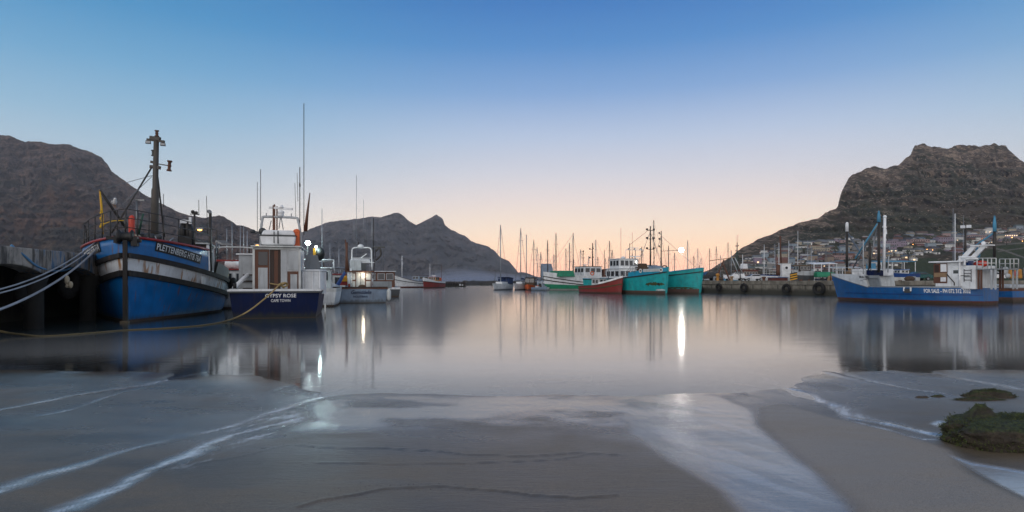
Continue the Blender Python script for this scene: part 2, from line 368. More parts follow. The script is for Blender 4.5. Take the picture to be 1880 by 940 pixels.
stream([(1640, 675), (1719, 687), (1826, 708), (1900, 722)], .16, .10, .95, .004)
stream([(1778, 660), (1880, 674), (1960, 686)], .2, .2, .9, .004)
stream([(1545, 772), (1620, 790), (1690, 812), (1745, 815)], .03, .03, 1, .008)
fan = blob(wx, wy, [(300, 862), (470, 768), (520, 752), (560, 770), (480, 812), (335, 872)], .12)
foam_sheen = np.maximum(foam_sheen, .8*fan*sstep(fbm((wx-wy*.55)*9, (wy+wx*.55)*2.2, 5, .7), .0, .5)); wet = np.maximum(wet, .9*fan*sstep(fbm(wx*2.5, wy*2.0, 4), -.4, .3))
ripple = blob(wx, wy, [(520, 800), (560, 742), (640, 724), (900, 722), (1240, 726), (1300, 760), (1180, 790), (900, 790), (640, 800)], .35)
run = blob(wx, wy, [(1240, 722), (1330, 728), (1380, 752), (1392, 785), (1454, 840), (1508, 882), (1573, 942), (1590, 1010), (1380, 1010), (1330, 915), (1240, 860), (1150, 800), (1130, 740)], .10)
soft = blob(wx, wy, [(1240, 722), (1330, 728), (1380, 752), (1392, 785), (1454, 840), (1508, 882), (1573, 942), (1590, 1010), (1470, 1010), (1390, 930), (1260, 850), (1150, 770)], .3)
wet = np.maximum(wet, .85*ripple*sstep(fbm(wx*1.2+4, wy*2.0, 4), -.6, .2)); foam_sheen = np.maximum(foam_sheen, run*.26*(.35+.65*soft)*sstep(fbm((wx+wy*.45)*6, (wy-wx*.45)*1.1, 5, .65), -.45, .45)); wet = np.maximum(wet, run*(.7+.3*soft)*(.85+.3*fbm(wx*1.3, wy*.8, 4)))
pools = np.maximum.reduce([blob(XX, YY, q, .03) for q in ([(1708, 784), (1722, 778), (1745, 782), (1742, 792), (1728, 792)], [(1846, 771), (1862, 766), (1900, 768), (1910, 777), (1868, 776)],
    [(1738, 846), (1784, 860), (1834, 869), (1890, 880), (1930, 890), (1930, 945), (1880, 928), (1837, 905), (1795, 880)])])
wet = np.maximum(wet, pools); foam_sheen = np.maximum(foam_sheen, .55*pools); led = led-.012*pools
barm = blob(wx, wy, [(1392, 778), (1400, 752), (1440, 745), (1520, 768), (1640, 798), (1745, 838), (1795, 888), (1900, 945), (1900, 1010), (1600, 1010), (1573, 942), (1508, 882), (1454, 840)], .08)
led = led+.014*barm
for px, w in (([(300, 872), (383, 856), (452, 844), (494, 833), (528, 825), (600, 831), (703, 833), (811, 838), (860, 842), (971, 844), (1060, 840), (1150, 846)], .008), ([(560, 862), (600, 860), (715, 861), (868, 858), (1021, 852), (1100, 840)], .007),
              ([(560, 945), (600, 932), (661, 921), (715, 909), (772, 905), (814, 903), (868, 911), (983, 925), (1060, 930), (1130, 925)], .011), ([(1263, 660), (1340, 680), (1401, 699), (1454, 714), (1504, 724), (1531, 746)], .045), ([(1516, 681), (1600, 706), (1680, 724), (1760, 735)], .05), ([(1560, 770), (1640, 784), (1700, 800), (1742, 806)], .03)):
    d, t = seg_dist(wx, wy, gp(px)); g = np.exp(-(d/w)**2)*sstep(t, 0, .1)*sstep(1-t, 0, .1)*sstep(fbm(wx*3, wy*3, 3), -.25, .2)
    crack = np.maximum(crack, g); d2, _ = seg_dist(wx, wy-1.6*w, gp(px)); led = led+.010*sstep(w*1.6-d2, -w, w)*(w/.02)**.3-.004*g
Z = Z+np.where(Z > -.01, led, 0)
near = np.exp(-np.clip(shore(XX)-YY, 0, None)/1.7)          # the film the last wave left above the water's edge
wet = np.maximum(wet, 1.0*near*sstep(fbm(wx*1.6, wy*.9, 4), -.7, .2)*(1-.9*barm)*(1-.55*ripple)); wet = np.clip(np.maximum(wet, (.32+.62*fbm(wx*.6+2, wy*.75, 4))*(.12+.88*sstep(YY+.5*fbm(wx*.5, wy*.5, 3), 4.3, 6.4)))*(1-.9*barm*(1-pools)), 0, 1); foam_sheen = np.clip(foam_sheen*(1-barm*(1-pools)), 0, 1)

t = NT('wet_sand'); v = t.coords(); W = t.attr('wet'); RP = t.attr('ripple'); CR = t.attr('crack'); BM = t.attr('bar')
n1 = t.noise(t.coords(scale=(.55, 1.3, 1)), 1.1, 6, .6, .4); n2 = t.noise(v, 55, 4, .65); n3 = t.noise(t.coords(scale=(3, 11, 1)), 2.0, 5, .6, .6); n4 = t.noise(v, 120, 3, .7); n5 = t.noise(t.coords(scale=(5.5, 1.6, 1), rot=(0, 0, .35)), 2.2, 4, .6, 1.0)
c = t.mix(t.step(n1, .3, .7), C(80, 71, 58), C(116, 103, 84)); c = t.mix(t.step(n2, .52, .72, 0, .28), c, C(58, 54, 50)); c = t.mix(t.step(n3, .52, .68, 0, .25), c, C(84, 78, 74))
c = t.mix(t.math('MULTIPLY', CR, .36), c, C(40, 37, 34)); c = t.mix(t.math('MULTIPLY', W, .45), c, C(76, 71, 66)); c = t.mix(t.math('MULTIPLY', BM, .55), c, C(166, 155, 142)); SHEEN = t.attr('foam_sheen'); c = t.mix(t.step(n4, .50, .62, 0, .42), c, C(44, 40, 36)); c = t.mix(t.step(n4, .44, .34, 0, .3), c, C(160, 150, 136)); c = t.mix(t.math('MULTIPLY', SHEEN, t.step(n3, .25, .6, .55, .95)), c, C(205, 210, 216))  # last mix whitens the base colour where wet streaks and pools shine
rg = t.math('ADD', t.step(n1, .3, .72, .26, .46), t.math('MULTIPLY', n3, .06)); rg = t.math('ADD', rg, t.math('MULTIPLY', BM, .10))
rough = t.n('ShaderNodeMix'); t.put(rough.inputs[0], t.step(W, .05, .85)); t.put(rough.inputs[2], rg); rough.inputs[3].default_value = .10
hb = t.math('ADD', t.math('MULTIPLY', n4, .0035), t.math('MULTIPLY', n3, .006)); hb = t.math('ADD', hb, t.math('MULTIPLY', t.math('MULTIPLY', n5, RP),   .022)); hb = t.math('ADD', hb, t.math('MULTIPLY', n2, .002))
bm = t.n('ShaderNodeBump'); bm.inputs['Distance'].default_value = 1.0; t.put(bm.inputs['Height'], hb); t.put(bm.inputs['Strength'], t.step(W, .3, .95, .8, .18))
b = t.n('ShaderNodeBsdfPrincipled'); t.put(b.inputs['Base Color'], c); t.put(b.inputs['Roughness'], rough.outputs[0]); t.put(b.inputs['Normal'], bm.outputs[0]); t.put(b.inputs['Specular IOR Level'], t.step(W, .05, .8, .42, 1.0)); t.put(b.inputs['IOR'], t.step(W, .1, .8, 1.5, 1.95))
MATS['wet_sand'] = t.done(b.outputs[0])
sand = np_mesh('beach_sand', np.stack([XX, YY, Z], -1).reshape(-1, 3), nr, nc, 'wet_sand', {'wet': wet, 'ripple': ripple, 'crack': crack, 'bar': barm, 'foam_sheen': foam_sheen}, 'structure')

wy_ = np.concatenate([6.0*(32/6.0)**np.linspace(0, 1, 190), 32*(3800/32)**np.linspace(.02, 1, 60)]); tx_ = np.linspace(-1.9, 1.9, 360)
WY = np.repeat(wy_[:, None], len(tx_), 1); WX = tx_[None, :]*(WY+3)
dep = np.clip(-sand_height(WX, WY), 0, 3)
t = NT('harbour_water'); D = t.attr('depth'); v1 = t.coords(scale=(.12, .9, 1)); n1 = t.noise(v1, 1.2, 4, .6); n2 = t.noise(t.coords(scale=(.5, 4, 1)), 1.4, 3, .5)
fr = t.n('ShaderNodeFresnel'); fr.inputs['IOR'].default_value = 2.1
gl = t.n('ShaderNodeBsdfGlossy'); gl.distribution = 'GGX'; t.put(gl.inputs['Color'], (.94, .94, .94, 1)); t.put(gl.inputs['Roughness'], t.step(D, 0, .4, .08, .115))
nb = t.bump(t.math('ADD', t.math('MULTIPLY', n1, .7), t.math('MULTIPLY', n2, .3)), .04, .1); t.put(gl.inputs['Normal'], nb)
tr = t.n('ShaderNodeBsdfTransparent'); t.put(tr.inputs['Color'], (.93, .95, .95, 1))
df = t.n('ShaderNodeBsdfDiffuse'); t.put(df.inputs['Color'], t.mix(t.step(D, .12, .55), (.25, .243, .225, 1), (.030, .046, .050, 1)))
ms = t.n('ShaderNodeMixShader'); t.put(ms.inputs[0], t.step(D, 0.0, .09)); t.t.links.new(tr.outputs[0], ms.inputs[1]); t.t.links.new(df.outputs[0], ms.inputs[2])
m2 = t.n('ShaderNodeMixShader'); t.t.links.new(fr.outputs[0], m2.inputs[0]); t.t.links.new(ms.outputs[0], m2.inputs[1]); t.t.links.new(gl.outputs[0], m2.inputs[2])
MATS['harbour_water'] = t.done(m2.outputs[0])
np_mesh('water', np.stack([WX, WY, np.zeros_like(WX)], -1).reshape(-1, 3), len(wy_), len(tx_), 'harbour_water', {'depth': dep}, 'structure')
bed = MB(); bed.grid([[(-20000, -60, -2.6), (20000, -60, -2.6)], [(-20000, 16000, -2.6), (20000, 16000, -2.6)]]); tag(bed.build('ground', 'net_brown'), kind='structure')

# ------------------------------------------------------------------ mountains
def rock_mat(name, scrub, scrub2, rock, rock2, earth, size, cliff, spots, bumpd):
    t = NT(name); v = t.coords('Object'); n1 = t.noise(v, 1.0/size, 7, .6); n2 = t.noise(v, 5.0/size, 6, .62); n3 = t.noise(t.coords(scale=(.8, .8, 1.7)), 9/size, 6, .68, .8); n4 = t.noise(v, 22/size, 4, .6)
    g = t.n('ShaderNodeNewGeometry'); sp = t.n('ShaderNodeSeparateXYZ'); t.t.links.new(g.outputs['Normal'], sp.inputs[0])
    c = t.mix(t.step(n2, .40, .60), sc(scrub, .75), scrub2); c = t.mix(t.step(n4, .50, .64, 0, .55), c, sc(scrub, .5)); c = t.mix(t.step(n1, .48, .62, 0, .7), c, earth)
    hf = t.attr('high')
    rk = t.mix(t.step(n3, .4, .6), sc(rock2, .8), sc(rock, 1.05)); rk = t.mix(t.step(n4, .48, .62, 0, .6), rk, sc(rock2, .35)); fl = t.noise(t.coords(scale=(2.2, 2.2, .35)), 9/size, 4, .6); rk = t.mix(t.step(fl, .5, .62, 0, .55), rk, sc(rock2, .45))
    k = t.math('ADD', t.math('MULTIPLY', hf, 1.0), t.math('MULTIPLY', t.math('SUBTRACT', n2, .5), 1.5)); k = t.math('ADD', k, t.math('MULTIPLY', t.math('SUBTRACT', n3, .5), 1.1))
    c = t.mix(t.step(k, cliff, cliff+.28), c, rk)
    vo = t.vor(v, 26/size); sel = t.math('MULTIPLY', t.step(vo.outputs['Distance'], .36, .24), t.step(n3, .50, .56))
    c = t.mix(t.math('MULTIPLY', sel, spots), c, sc(rock, 1.7))
    fd = t.attr('field'); nf = t.noise(v, 40/size, 4); gr = t.mix(t.step(nf, .4, .65), C(50, 62, 36), C(70, 76, 46)); c = t.mix(fd, c, gr); c = t.mix(t.attr('path'), c, C(128, 120, 112))
    MATS[name] = t.done(t.bsdf(c, .95, 0, t.bump(t.math('ADD', t.math('ADD', n2, t.math('MULTIPLY', n4, .5)), t.math('MULTIPLY', n3, .6)), .9, bumpd), .1))
rock_mat('scrub_rock', C(54, 58, 40), C(76, 74, 54), C(146, 128, 110), C(84, 73, 64), C(78, 64, 50), 110, .72, .9, 9)
rock_mat('brown_rock', C(44, 46, 38), C(82, 68, 50), C(118, 98, 86), C(62, 53, 50), C(118, 82, 60), 330, .58, .3, 34)
rock_mat('far_rock', C(74, 74, 74), C(88, 86, 84), C(108, 100, 98), C(80, 76, 76), C(100, 88, 82), 600, .7, .1, 30)

def interp(pts, x): return np.interp(x, [p[0] for p in pts], [p[1] for p in pts])
def mountain(name, ridge, yf, mat, step, nv, rel, rough_px, zone=None, e0=-4.0, back=1.25, ridged=1.0, bench=.03):
    px = np.arange(ridge[0][0], ridge[-1][0]+step, step); er = HY-interp(ridge, px)
    er = er+rough_px*fbm(px*.055, px*0+2.5, 5, .6)*np.clip(er/60, .15, 1.2)
    s = np.linspace(0, 1, nv)
    E = e0+(er[None, :]-e0)*s[:, None]; PX = np.repeat(px[None, :], nv, 0); S = np.repeat(s[:, None], len(px), 1)
    Yd = yf(E, PX, S, er[None, :])
    edge = np.sin(np.pi*np.clip(S, 0, 1))**.6
    gul = fbm(PX*.018+.02*E, E*.012+3, 5, .55, True)*ridged+fbm(PX*.05, E*.06, 5, .6)
    ph = E/17.0+.9*fbm(PX*.012, E*.02+9, 4); fr_ = ph-np.floor(ph)      # rock benches: steep bands with ledges between them
    rib = fbm(PX*.10+.02*E, E*.018+5, 4, .6, True)*sstep(S, .45, .8)      # vertical ribs in the crags under the crest
    Yd = Yd*(1+rel*gul*edge+bench*(sstep(fr_, .62, 1.0)-fr_)*edge*sstep(S, .1, .4)+bench*.8*rib*edge)
    Xd = (PX-CX)*Yd/F; Zd = EYE+E*Yd/F
    rowsX, rowsY, rowsZ = [Xd], [Yd], [Zd]
    for k, (bk, dz) in enumerate(((1.06, .92), (back, .6), (back*1.25, 0))):      # the far side, out of sight from here
        rowsX.append(Xd[-1:]*bk); rowsY.append(Yd[-1:]*bk); rowsZ.append(Zd[-1:]*dz)
    X = np.concatenate(rowsX); Y = np.concatenate(rowsY); Zm = np.concatenate(rowsZ)
    high = np.concatenate([S, np.ones((3, len(px)))]); z0 = np.zeros_like(high); fld = z0.copy(); pth = z0.copy()
    if zone: fld[:nv], pth[:nv] = zone(PX, HY-E)
    return np_mesh(name, np.stack([X, Y, Zm], -1).reshape(-1, 3), X.shape[0], X.shape[1], mat, {'high': high, 'field': fld, 'path': pth}, 'structure')
mountain('mountain', [(-420, 190), (-250, 235), (-120, 262), (-50, 240), (0, 247), (20, 250), (45, 261), (60, 258), (80, 263), (110, 265), (130, 264), (150, 274), (175, 283), (186, 287), (198, 302), (205, 315), (234, 336), (266, 358), (306, 379), (346, 395), (372, 400), (399, 395), (412, 397), (436, 413), (463, 421), (500, 436), (560, 470), (620, 500), (680, 513)],
         lambda E, PX, S, er: 900+1000*np.clip(S, 0, 1)**1.3*(.3+.7*np.clip(er/230, 0, 1)), 'brown_rock', 1.6, 170, .06, 3.0)
mountain('mountain', [(330, 500), (420, 470), (480, 440), (530, 432), (565, 423), (582, 416), (610, 407), (640, 404), (660, 401), (680, 397), (690, 398), (700, 398), (712, 394), (722, 391), (730, 390), (738, 395), (748, 405), (763, 413), (772, 409), (784, 403), (795, 398), (801, 395), (807, 398), (813, 402), (817, 413), (830, 423), (842, 428), (853, 432), (865, 442), (880, 447), (895, 452), (905, 459), (910, 463), (918, 473), (928, 477), (935, 480), (945, 492), (952, 501), (962, 512), (975, 516)],
         lambda E, PX, S, er: 2100+900*S**1.2, 'far_rock', 1.5, 110, .05, 2.2)
mountain('hill', [(900, 514), (940, 503), (958, 499), (970, 502), (985, 508), (1010, 512), (1100, 513.5), (1240, 512), (1300, 508), (1380, 511), (1450, 514)], lambda E, PX, S, er: 3000+300*S, 'far_rock', 4, 12, .0, .3)
def town_y(E):
    return np.where(E < 90, 330+4.2*np.clip(E, 0, None), 708+(E-90)*2.6)-np.where(E < 0, (-E)*20, 0)
SENT = [(1255, 514), (1275, 506), (1300, 496), (1340, 473), (1377, 447), (1395, 438), (1412, 431), (1426, 424), (1445, 418), (1463, 412), (1486, 405), (1501, 401), (1518, 388), (1530, 382), (1538, 378), (1541, 364), (1545, 352), (1552, 338), (1558, 328), (1570, 319), (1581, 314), (1598, 306.6), (1616, 306), (1630, 308), (1650, 304), (1656, 298), (1662, 291), (1672, 284), (1676, 274), (1680, 268), (1693, 265), (1705, 267), (1713, 269), (1733, 273), (1743, 270), (1754, 268.5), (1782, 267), (1800, 268), (1812, 265), (1825, 263), (1846, 267), (1854, 277), (1871, 292), (1880, 297), (1930, 320), (2010, 352), (2120, 400), (2300, 450), (2500, 490)]
def field_zone(px, py):
    f = np.zeros_like(px); q = [(1672, 498), (1672, 482), (1690, 474), (1716, 474), (1740, 486), (1790, 470), (1826, 452), (1900, 438), (2100, 420), (2100, 520), (1672, 520)]
    f = in_poly(px, py, q).astype(float)*.95
    p = np.zeros_like(px)
    for l, w in (([(1800, 452), (1842, 459), (1880, 473), (1960, 500)], 1.2), ([(1832, 462), (1860, 458), (1900, 452)], .8), ([(1790, 452), (1880, 446), (1990, 436)], 1.2)):
        d, _ = seg_dist(px, py, l); p = np.maximum(p, sstep(w-d, -.6, .6))
    return f, p*.8
mountain('mountain', SENT, lambda E, PX, S, er: town_y(E), 'scrub_rock', 1.5, 190, .026, 4.0, field_zone, -6.0)
# ------------------------------------------------------------------ haze over the bay
def volume(name, box, dens, col, aniso=0.0):
    m = bpy.data.materials.new(name); m.use_nodes = True; tt_ = m.node_tree; tt_.nodes.clear()
    o = tt_.nodes.new('ShaderNodeOutputMaterial'); p = tt_.nodes.new('ShaderNodeVolumePrincipled'); p.inputs['Color'].default_value = col; p.inputs['Density'].default_value = dens; p.inputs['Anisotropy'].default_value = aniso
    tt_.links.new(p.outputs[0], o.inputs['Volume']); MATS[name] = m
    b = MB(); x0, x1, y0, y1, z0, z1 = box; b.box(((x0+x1)/2, (y0+y1)/2, (z0+z1)/2), (x1-x0, y1-y0, z1-z0)); return b, m
HAZE = True
if HAZE:
    b, m = volume('haze_air', (-4200, 4200, -80, 3900, -4, 760), 0.00011, (.86, .88, .95, 1), 0.0)
    tag(b.build('haze', 'haze_air'), kind='stuff')
    m.cycles.homogeneous_volume = True
    for i, (px, Y, rx, ry, rz, dn_) in enumerate(((868, 1500, 130, 120, 24, .0018), (890, 1450, 150, 110, 17, .0022), (840, 1600, 110, 120, 31, .0012), (905, 1420, 110, 90, 11, .003), (780, 1650, 190, 100, 14, .0015), (855, 1530, 80, 90, 36, .0010))):
        q = volume('mist_air', (0, 1, 0, 1, 0, 1), dn_, (.62, .70, .90, 1))[1]; mb = MB(); c_ = P(px, 515, Y); mb.ball((c_.x, Y, 2), 1, 24, 0, (rx, ry, rz))
        o = mb.build('mist', 'mist_air'); o.data.materials[0] = q; tag(o, kind='stuff')

# ------------------------------------------------------------------ boat kit
# a boat's own frame: x runs from stern to bow with the bow at x = 0, y to port, z up from the waterline
class Boat:
    def __init__(s, name, label, cat, loc, head, group=None):
        h = Vector((head[0], head[1], 0)).normalized(); s.h = h; s.rz = math.atan2(h.y, h.x); s.loc = Vector((loc[0], loc[1], 0))
        s.root = thing(name, label, cat, s.loc, s.rz, group); s.inv = (Matrix.Translation(s.loc) @ Matrix.Rotation(s.rz, 4, 'Z')).inverted()
    def w(s, px, py, Y): return s.inv @ P(px, py, Y)        # a photographed point at depth Y in the boat's frame
    def W(s, v): return s.inv.inverted() @ Vector(v)
    def sil(s, px, y=0.0, x=None):                          # depth at which the line of sight through column px meets the plane y = const
        a = s.W((0, y, 0)); k = (px-CX)/F; return (a.x+(-a.y)*(s.h.x/s.h.y)) / (k-s.h.x/s.h.y)
class Hull:
    def __init__(s, b, L, B, sheer, tr=.7, um=.5, deck=(1.6, .8), wl=(1.3, 1.2), wlk=.86, rake=.1, srake=0.0, z0=-.7, xb=0.0, kt=.05):
        s.b, s.L, s.B, s.sheer, s.tr, s.um, s.deck, s.wl, s.wlk, s.rake, s.srake, s.z0, s.xb, s.kt = b, L, B, sheer, tr, um, deck, wl, wlk, rake, srake, z0, xb, kt
        s.us = [0, .04, .1, .18, .27, .36, .44, .5, .56, .62, .68, .73, .78, .82, .86, .895, .925, .95, .97, .985, .995, 1.0]
    def prof(s, u, pq):
        if u <= s.um: return 1-(1-s.tr)*(1-u/s.um)**2
        t = (u-s.um)/(1-s.um); return max(1-t**pq[0], 0)**pq[1]
    def half(s, u, z):
        w = max(0, min(1, z/max(s.sheer(u), .1))); w = w**.8
        a, d = s.prof(u, s.wl)*s.wlk, s.prof(u, s.deck); k = a*(1-w)+d*w
        if z < 0: k *= max(.35, 1+z*.5)
        return max(s.B/2*k, s.kt)
    def x(s, u, z): return (s.xb-s.L-s.srake*z)*(1-u)+(s.xb+s.rake*z)*u
    def pt(s, u, z, side, out=0.0): return Vector((s.x(u, z), side*(s.half(u, z)+out), z))
    def zf(s, f):
        if callable(f): return f
        if isinstance(f, tuple): return lambda u: f[1]
        return lambda u: f*s.sheer(u)
    def build(s, levels, name='hull', inner='light_grey', bulw=.55, deckmat='grey', sub=3):
        # levels: [(level, material)] upwards; a level is a share of the sheer, ('z', height) or a function of u
        mb = MB(); mats = []; lo = lambda u: s.z0
        for f, mt in levels:
            hi = s.zf(f)
            if mt not in mats: mats.append(mt)
            k = mats.index(mt)
            for side in (1, -1):
                rows = []
                for i in range(sub+1):
                    rows.append([s.pt(u, lo(u)+(hi(u)-lo(u))*i/sub, side) for u in s.us])
                if side < 0: rows = [r_[::-1] for r_ in rows]
                mb.grid(rows[::-1], k)
            rows = []
            for i in range(sub+1):
                z = lo(0)+(hi(0)-lo(0))*i/sub; a, c = s.pt(0, z, 1), s.pt(0, z, -1)
                rows.append([a.lerp(c, j/6)-Vector((.12*s.B/4*math.sin(math.pi*j/6), 0, 0)) for j in range(7)])
            mb.grid(rows[::-1], k, False)
            rows = [[s.pt(1, lo(1)+(hi(1)-lo(1))*i/sub, 1), s.pt(1, lo(1)+(hi(1)-lo(1))*i/sub, -1)] for i in range(sub+1)]; mb.grid(rows, k)
            lo = hi
        for mt in (inner, deckmat):
            if mt not in mats: mats.append(mt)
        ki, kd = mats.index(inner), mats.index(deckmat); top = lo
        for side in (1, -1):
            rows = [[s.pt(u, top(u), side, -.0) for u in s.us], [s.pt(u, top(u), side, -.08) for u in s.us], [s.pt(u, max(top(u)-bulw, .25), side, -.09) for u in s.us]]
            for r_ in rows[1:]:
                for v in r_: v.y = max(v.y*side, .0)*side; v.x = max(min(v.x, s.xb+s.rake*v.z-.08), s.xb-s.L+.08)
            if side < 0: rows = [r_[::-1] for r_ in rows]
            mb.grid(rows[::-1], ki)
        dr = [[], [], []]
        for u in s.us:
            z = max(top(u)-bulw, .25); a = s.pt(u, z, 1, -.09); a.y = max(a.y, 0); a.x = max(min(a.x, s.xb+s.rake*z-.08), s.xb-s.L+.08)
            dr[0].append(Vector((a.x, -a.y, z))); dr[1].append(Vector((a.x, 0, z+.04))); dr[2].append(a)
        mb.grid(dr, kd)
        z0 = top(0); mb.box((s.xb-s.L-s.srake*z0+.05, 0, z0-bulw/2), (.05, 2*s.half(0, z0)-.1, bulw), 0, ki)
        s.top = top
        return mb.build(name, mats, s.b.root)
    def u_at(s, px, z, side):
        us = np.linspace(0, 1, 400); k = []
        for u in us: v = s.b.W(s.pt(u, z, side)); k.append(CX+v.x/v.y*F)
        k = np.array(k); return float(us[np.argmin(np.abs(k-px))])
    def strake(s, f, h, th, mat, name='rubbing_strake', u0=0.0, u1=1.0, transom=False):
        f = s.zf(f); us = [u0]+[u for u in s.us if u0 < u < u1]+[u1]; mb = MB()
        for side in (1, -1):
            rows = []
            for dz, o in ((-h/2, 0), (-h/2, th), (h/2, th), (h/2, 0)):
                r_ = [s.pt(u, f(u)+dz, side, o) for u in us]
                for v, u in zip(r_, us):
                    if u > .99: v.x += o
                rows.append(r_)
            if side < 0: rows = [r_[::-1] for r_ in rows]
            mb.grid(rows[::-1], 0, False)
            mb.add([r_[-1 if side > 0 else 0] for r_ in rows], [(0, 1, 2, 3), (3, 2, 1, 0)][:1])
            mb.add([r_[0 if side > 0 else -1] for r_ in rows], [(3, 2, 1, 0)])
        if transom: mb.bar(s.pt(0, f(0), 1, th)+Vector((-.08, 0, 0)), s.pt(0, f(0), -1, th)+Vector((-.08, 0, 0)), th*1.6, h)
        return mb.build(name, mat, s.b.root)
    def stem(s, mat, w=.14, top=None):
        zt = top if top is not None else s.sheer(1); mb = MB(); mb.bar((s.x(1, s.z0)-.02, 0, s.z0), (s.x(1, zt)+.02, 0, zt), w, w*1.5); return mb.build('stem_post', mat, s.b.root)
    def rail(s, h, mat='white', u0=.0, u1=1.0, n=14, r=.018, lines=2, dz=0.0, name='railing', inset=.05):
        mb = MB(); us = [u0+(u1-u0)*i/n for i in range(n+1)]
        for side in (1, -1):
            pts = [s.pt(u, s.top(u), side, -inset)+Vector((0, 0, dz)) for u in us]
            for p in pts: mb.tube([p, p+Vector((0, 0, h))], r, 5)
            for k in range(lines): mb.tube([p+Vector((0, 0, h*(k+1)/lines)) for p in pts], r, 5)
        return mb.build(name, mat, s.b.root)
    def name_text(s, body, side, u0, dist, z0, height, mat='clean_white', bold=.02, slope=None, plate=None, out=.02, pad=.05, along=0.0):
        # lettering that follows the bend of the hull; dist = its length, u0 = where it starts (reading left to right from outside)
        us = np.linspace(0, 1, 800); pts = [s.pt(u, slope(u) if slope else z0, side) for u in us]; acc = [0.0]
        for a, c in zip(pts, pts[1:]): acc.append(acc[-1]+(Vector((a.x, a.y, 0))-Vector((c.x, c.y, 0))).length)
        a0 = float(np.interp(u0, us, acc)); sg = -1 if side > 0 else 1
        def fn(x, y, o=out):
            u = float(np.interp(a0+sg*x, acc, us)); z = (slope(u) if slope else z0)+y; p = s.pt(u, z, side); q = s.pt(min(u+.004, 1), z, side); p0 = s.pt(max(u-.004, 0), z, side)
            n = (q-p0).cross(Vector((0, 0, 1))).normalized(); n = n if n.y*side > 0 else -n; return p+n*o
        par = s.b.root
        if plate:
            pm = MB(); n = 24; rows = [[fn(-pad+(dist+2*pad)*i/n, yy_, out*.5) for i in range(n+1)] for yy_ in (-pad, height/2, height+pad)]; pm.grid(rows); par = pm.build('name_board', plate, par)
        mb = MB(); lettering(mb, body, fn, dist, height, bold); return mb.build('name_lettering', mat, par)

def panel_quad(mb, c, ax, ay, w, h, d, m=0):                # thin raised panel: centre, unit axes, size, thickness along the normal
    n = ax.cross(ay).normalized(); p = [c+ax*(i*w/2)+ay*(j*h/2) for i, j in ((-1, -1), (1, -1), (1, 1), (-1, 1))]; return mb.prism(p, n*d, m)
def house(root, x0, x1, w, z0, z1, wall='white', roof='white', win=None, over=.12, rake=.12, yc=0.0, name='wheelhouse', roof_t=.07, taper=.96, door=None, frame='light_grey', roofname='roof', wins=('front', 'side', 'back')):
    # a deck house: walls leaning in a little, a roof slab, windows with frames on front and sides
    h = z1-z0; mb = MB(); k = taper
    lo = [(x0, yc-w/2), (x1, yc-w/2), (x1, yc+w/2), (x0, yc+w/2)]; hi = [(x0+.03, yc-w/2*k), (x1-rake, yc-w/2*k), (x1-rake, yc+w/2*k), (x0+.03, yc+w/2*k)]
    vs = [(a, b_, z0) for a, b_ in lo]+[(a, b_, z1) for a, b_ in hi]
    mb.add(vs, [(0, 3, 2, 1), (4, 5, 6, 7), (0, 1, 5, 4), (1, 2, 6, 5), (2, 3, 7, 6), (3, 0, 4, 7)])
    wo = mb.build(name, wall, root, .03)
    rb = MB(); rb.box(((x0+x1-rake)/2, yc, z1+roof_t/2+.002), (x1-x0-rake+2*over, w*k+2*over, roof_t)); rb.build(roofname, roof, wo, .03)
    def face(p, q, za, zb, n, kind):
        p, q = Vector(p), Vector(q); d = q-p; ln = d.length; d.normalize(); ww = ln/n
        for i in range(n):
            a = p+d*(ww*(i+.14)); b_ = p+d*(ww*(i+.86)); a0, b0 = (a.x, a.y), (b_.x, b_.y)
            ta, tb = (za-z0)/h, (zb-z0)/h
            nn = Vector((d.y, -d.x, 0))
            def at(s_, t_):
                cx = s_[0]; cy = s_[1]
                if kind == 'front': cx = cx-rake*t_; cy = yc+(cy-yc)*(1-(1-k)*t_)
                elif kind == 'back': cx = cx+.03*t_
                else: cy = yc+(cy-yc)*(1-(1-k)*t_); cx = cx-rake*t_*max(0, (cx-x0)/(x1-x0))
                return Vector((cx, cy, z0+h*t_))
            quad = [at(a0, ta), at(b0, ta), at(b0, tb), at(a0, tb)]; c = sum(quad, Vector())/4
            g = MB(); g.prism([v+nn*.004 for v in quad], nn*.012); gw = g.build('window', 'glass', wo)
            fm = MB(); out = [c+(v-c)*1.16 for v in quad]
            for j in range(4):
                fm.prism([out[j]+nn*.003, out[(j+1) % 4]+nn*.003, quad[(j+1) % 4]+nn*.003, quad[j]+nn*.003], nn*.025)
            fm.build('window_frame', frame, gw)
    if win:
        za, zb, nf, ns = win
        if 'front' in wins and nf: face((x1, yc-w/2+.06, 0), (x1, yc+w/2-.06, 0), za, zb, nf, 'front')
        if 'side' in wins and ns: face((x0+.15, yc-w/2, 0), (x1-.15, yc-w/2, 0), za, zb, ns, 'side'); face((x1-.15, yc+w/2, 0), (x0+.15, yc+w/2, 0), za, zb, ns, 'side')
        if 'back' in wins and nf: face((x0, yc+w/2-.1, 0), (x0, yc-w/2+.1, 0), za, zb, max(2, nf-1), 'back')
    if door:
        dm = MB(); dm.box((x0-.01, yc+door*w, z0+.85), (.05, .65, 1.6)); dm.build('door', 'wood', wo)
    return wo
def pole(root, p, q, r, mat, name='mast', r2=None, n=8):
    mb = MB(); mb.tube([p, q], [r, r2 if r2 is not None else r*.6], n); return mb.build(name, mat, root)
def lines(root, pairs, r, mat, name='stay'):
    out = []
    for p, q in pairs:
        mb = MB(); mb.tube([p, q], r, 5); out.append(mb.build(name, mat, root))
    return out
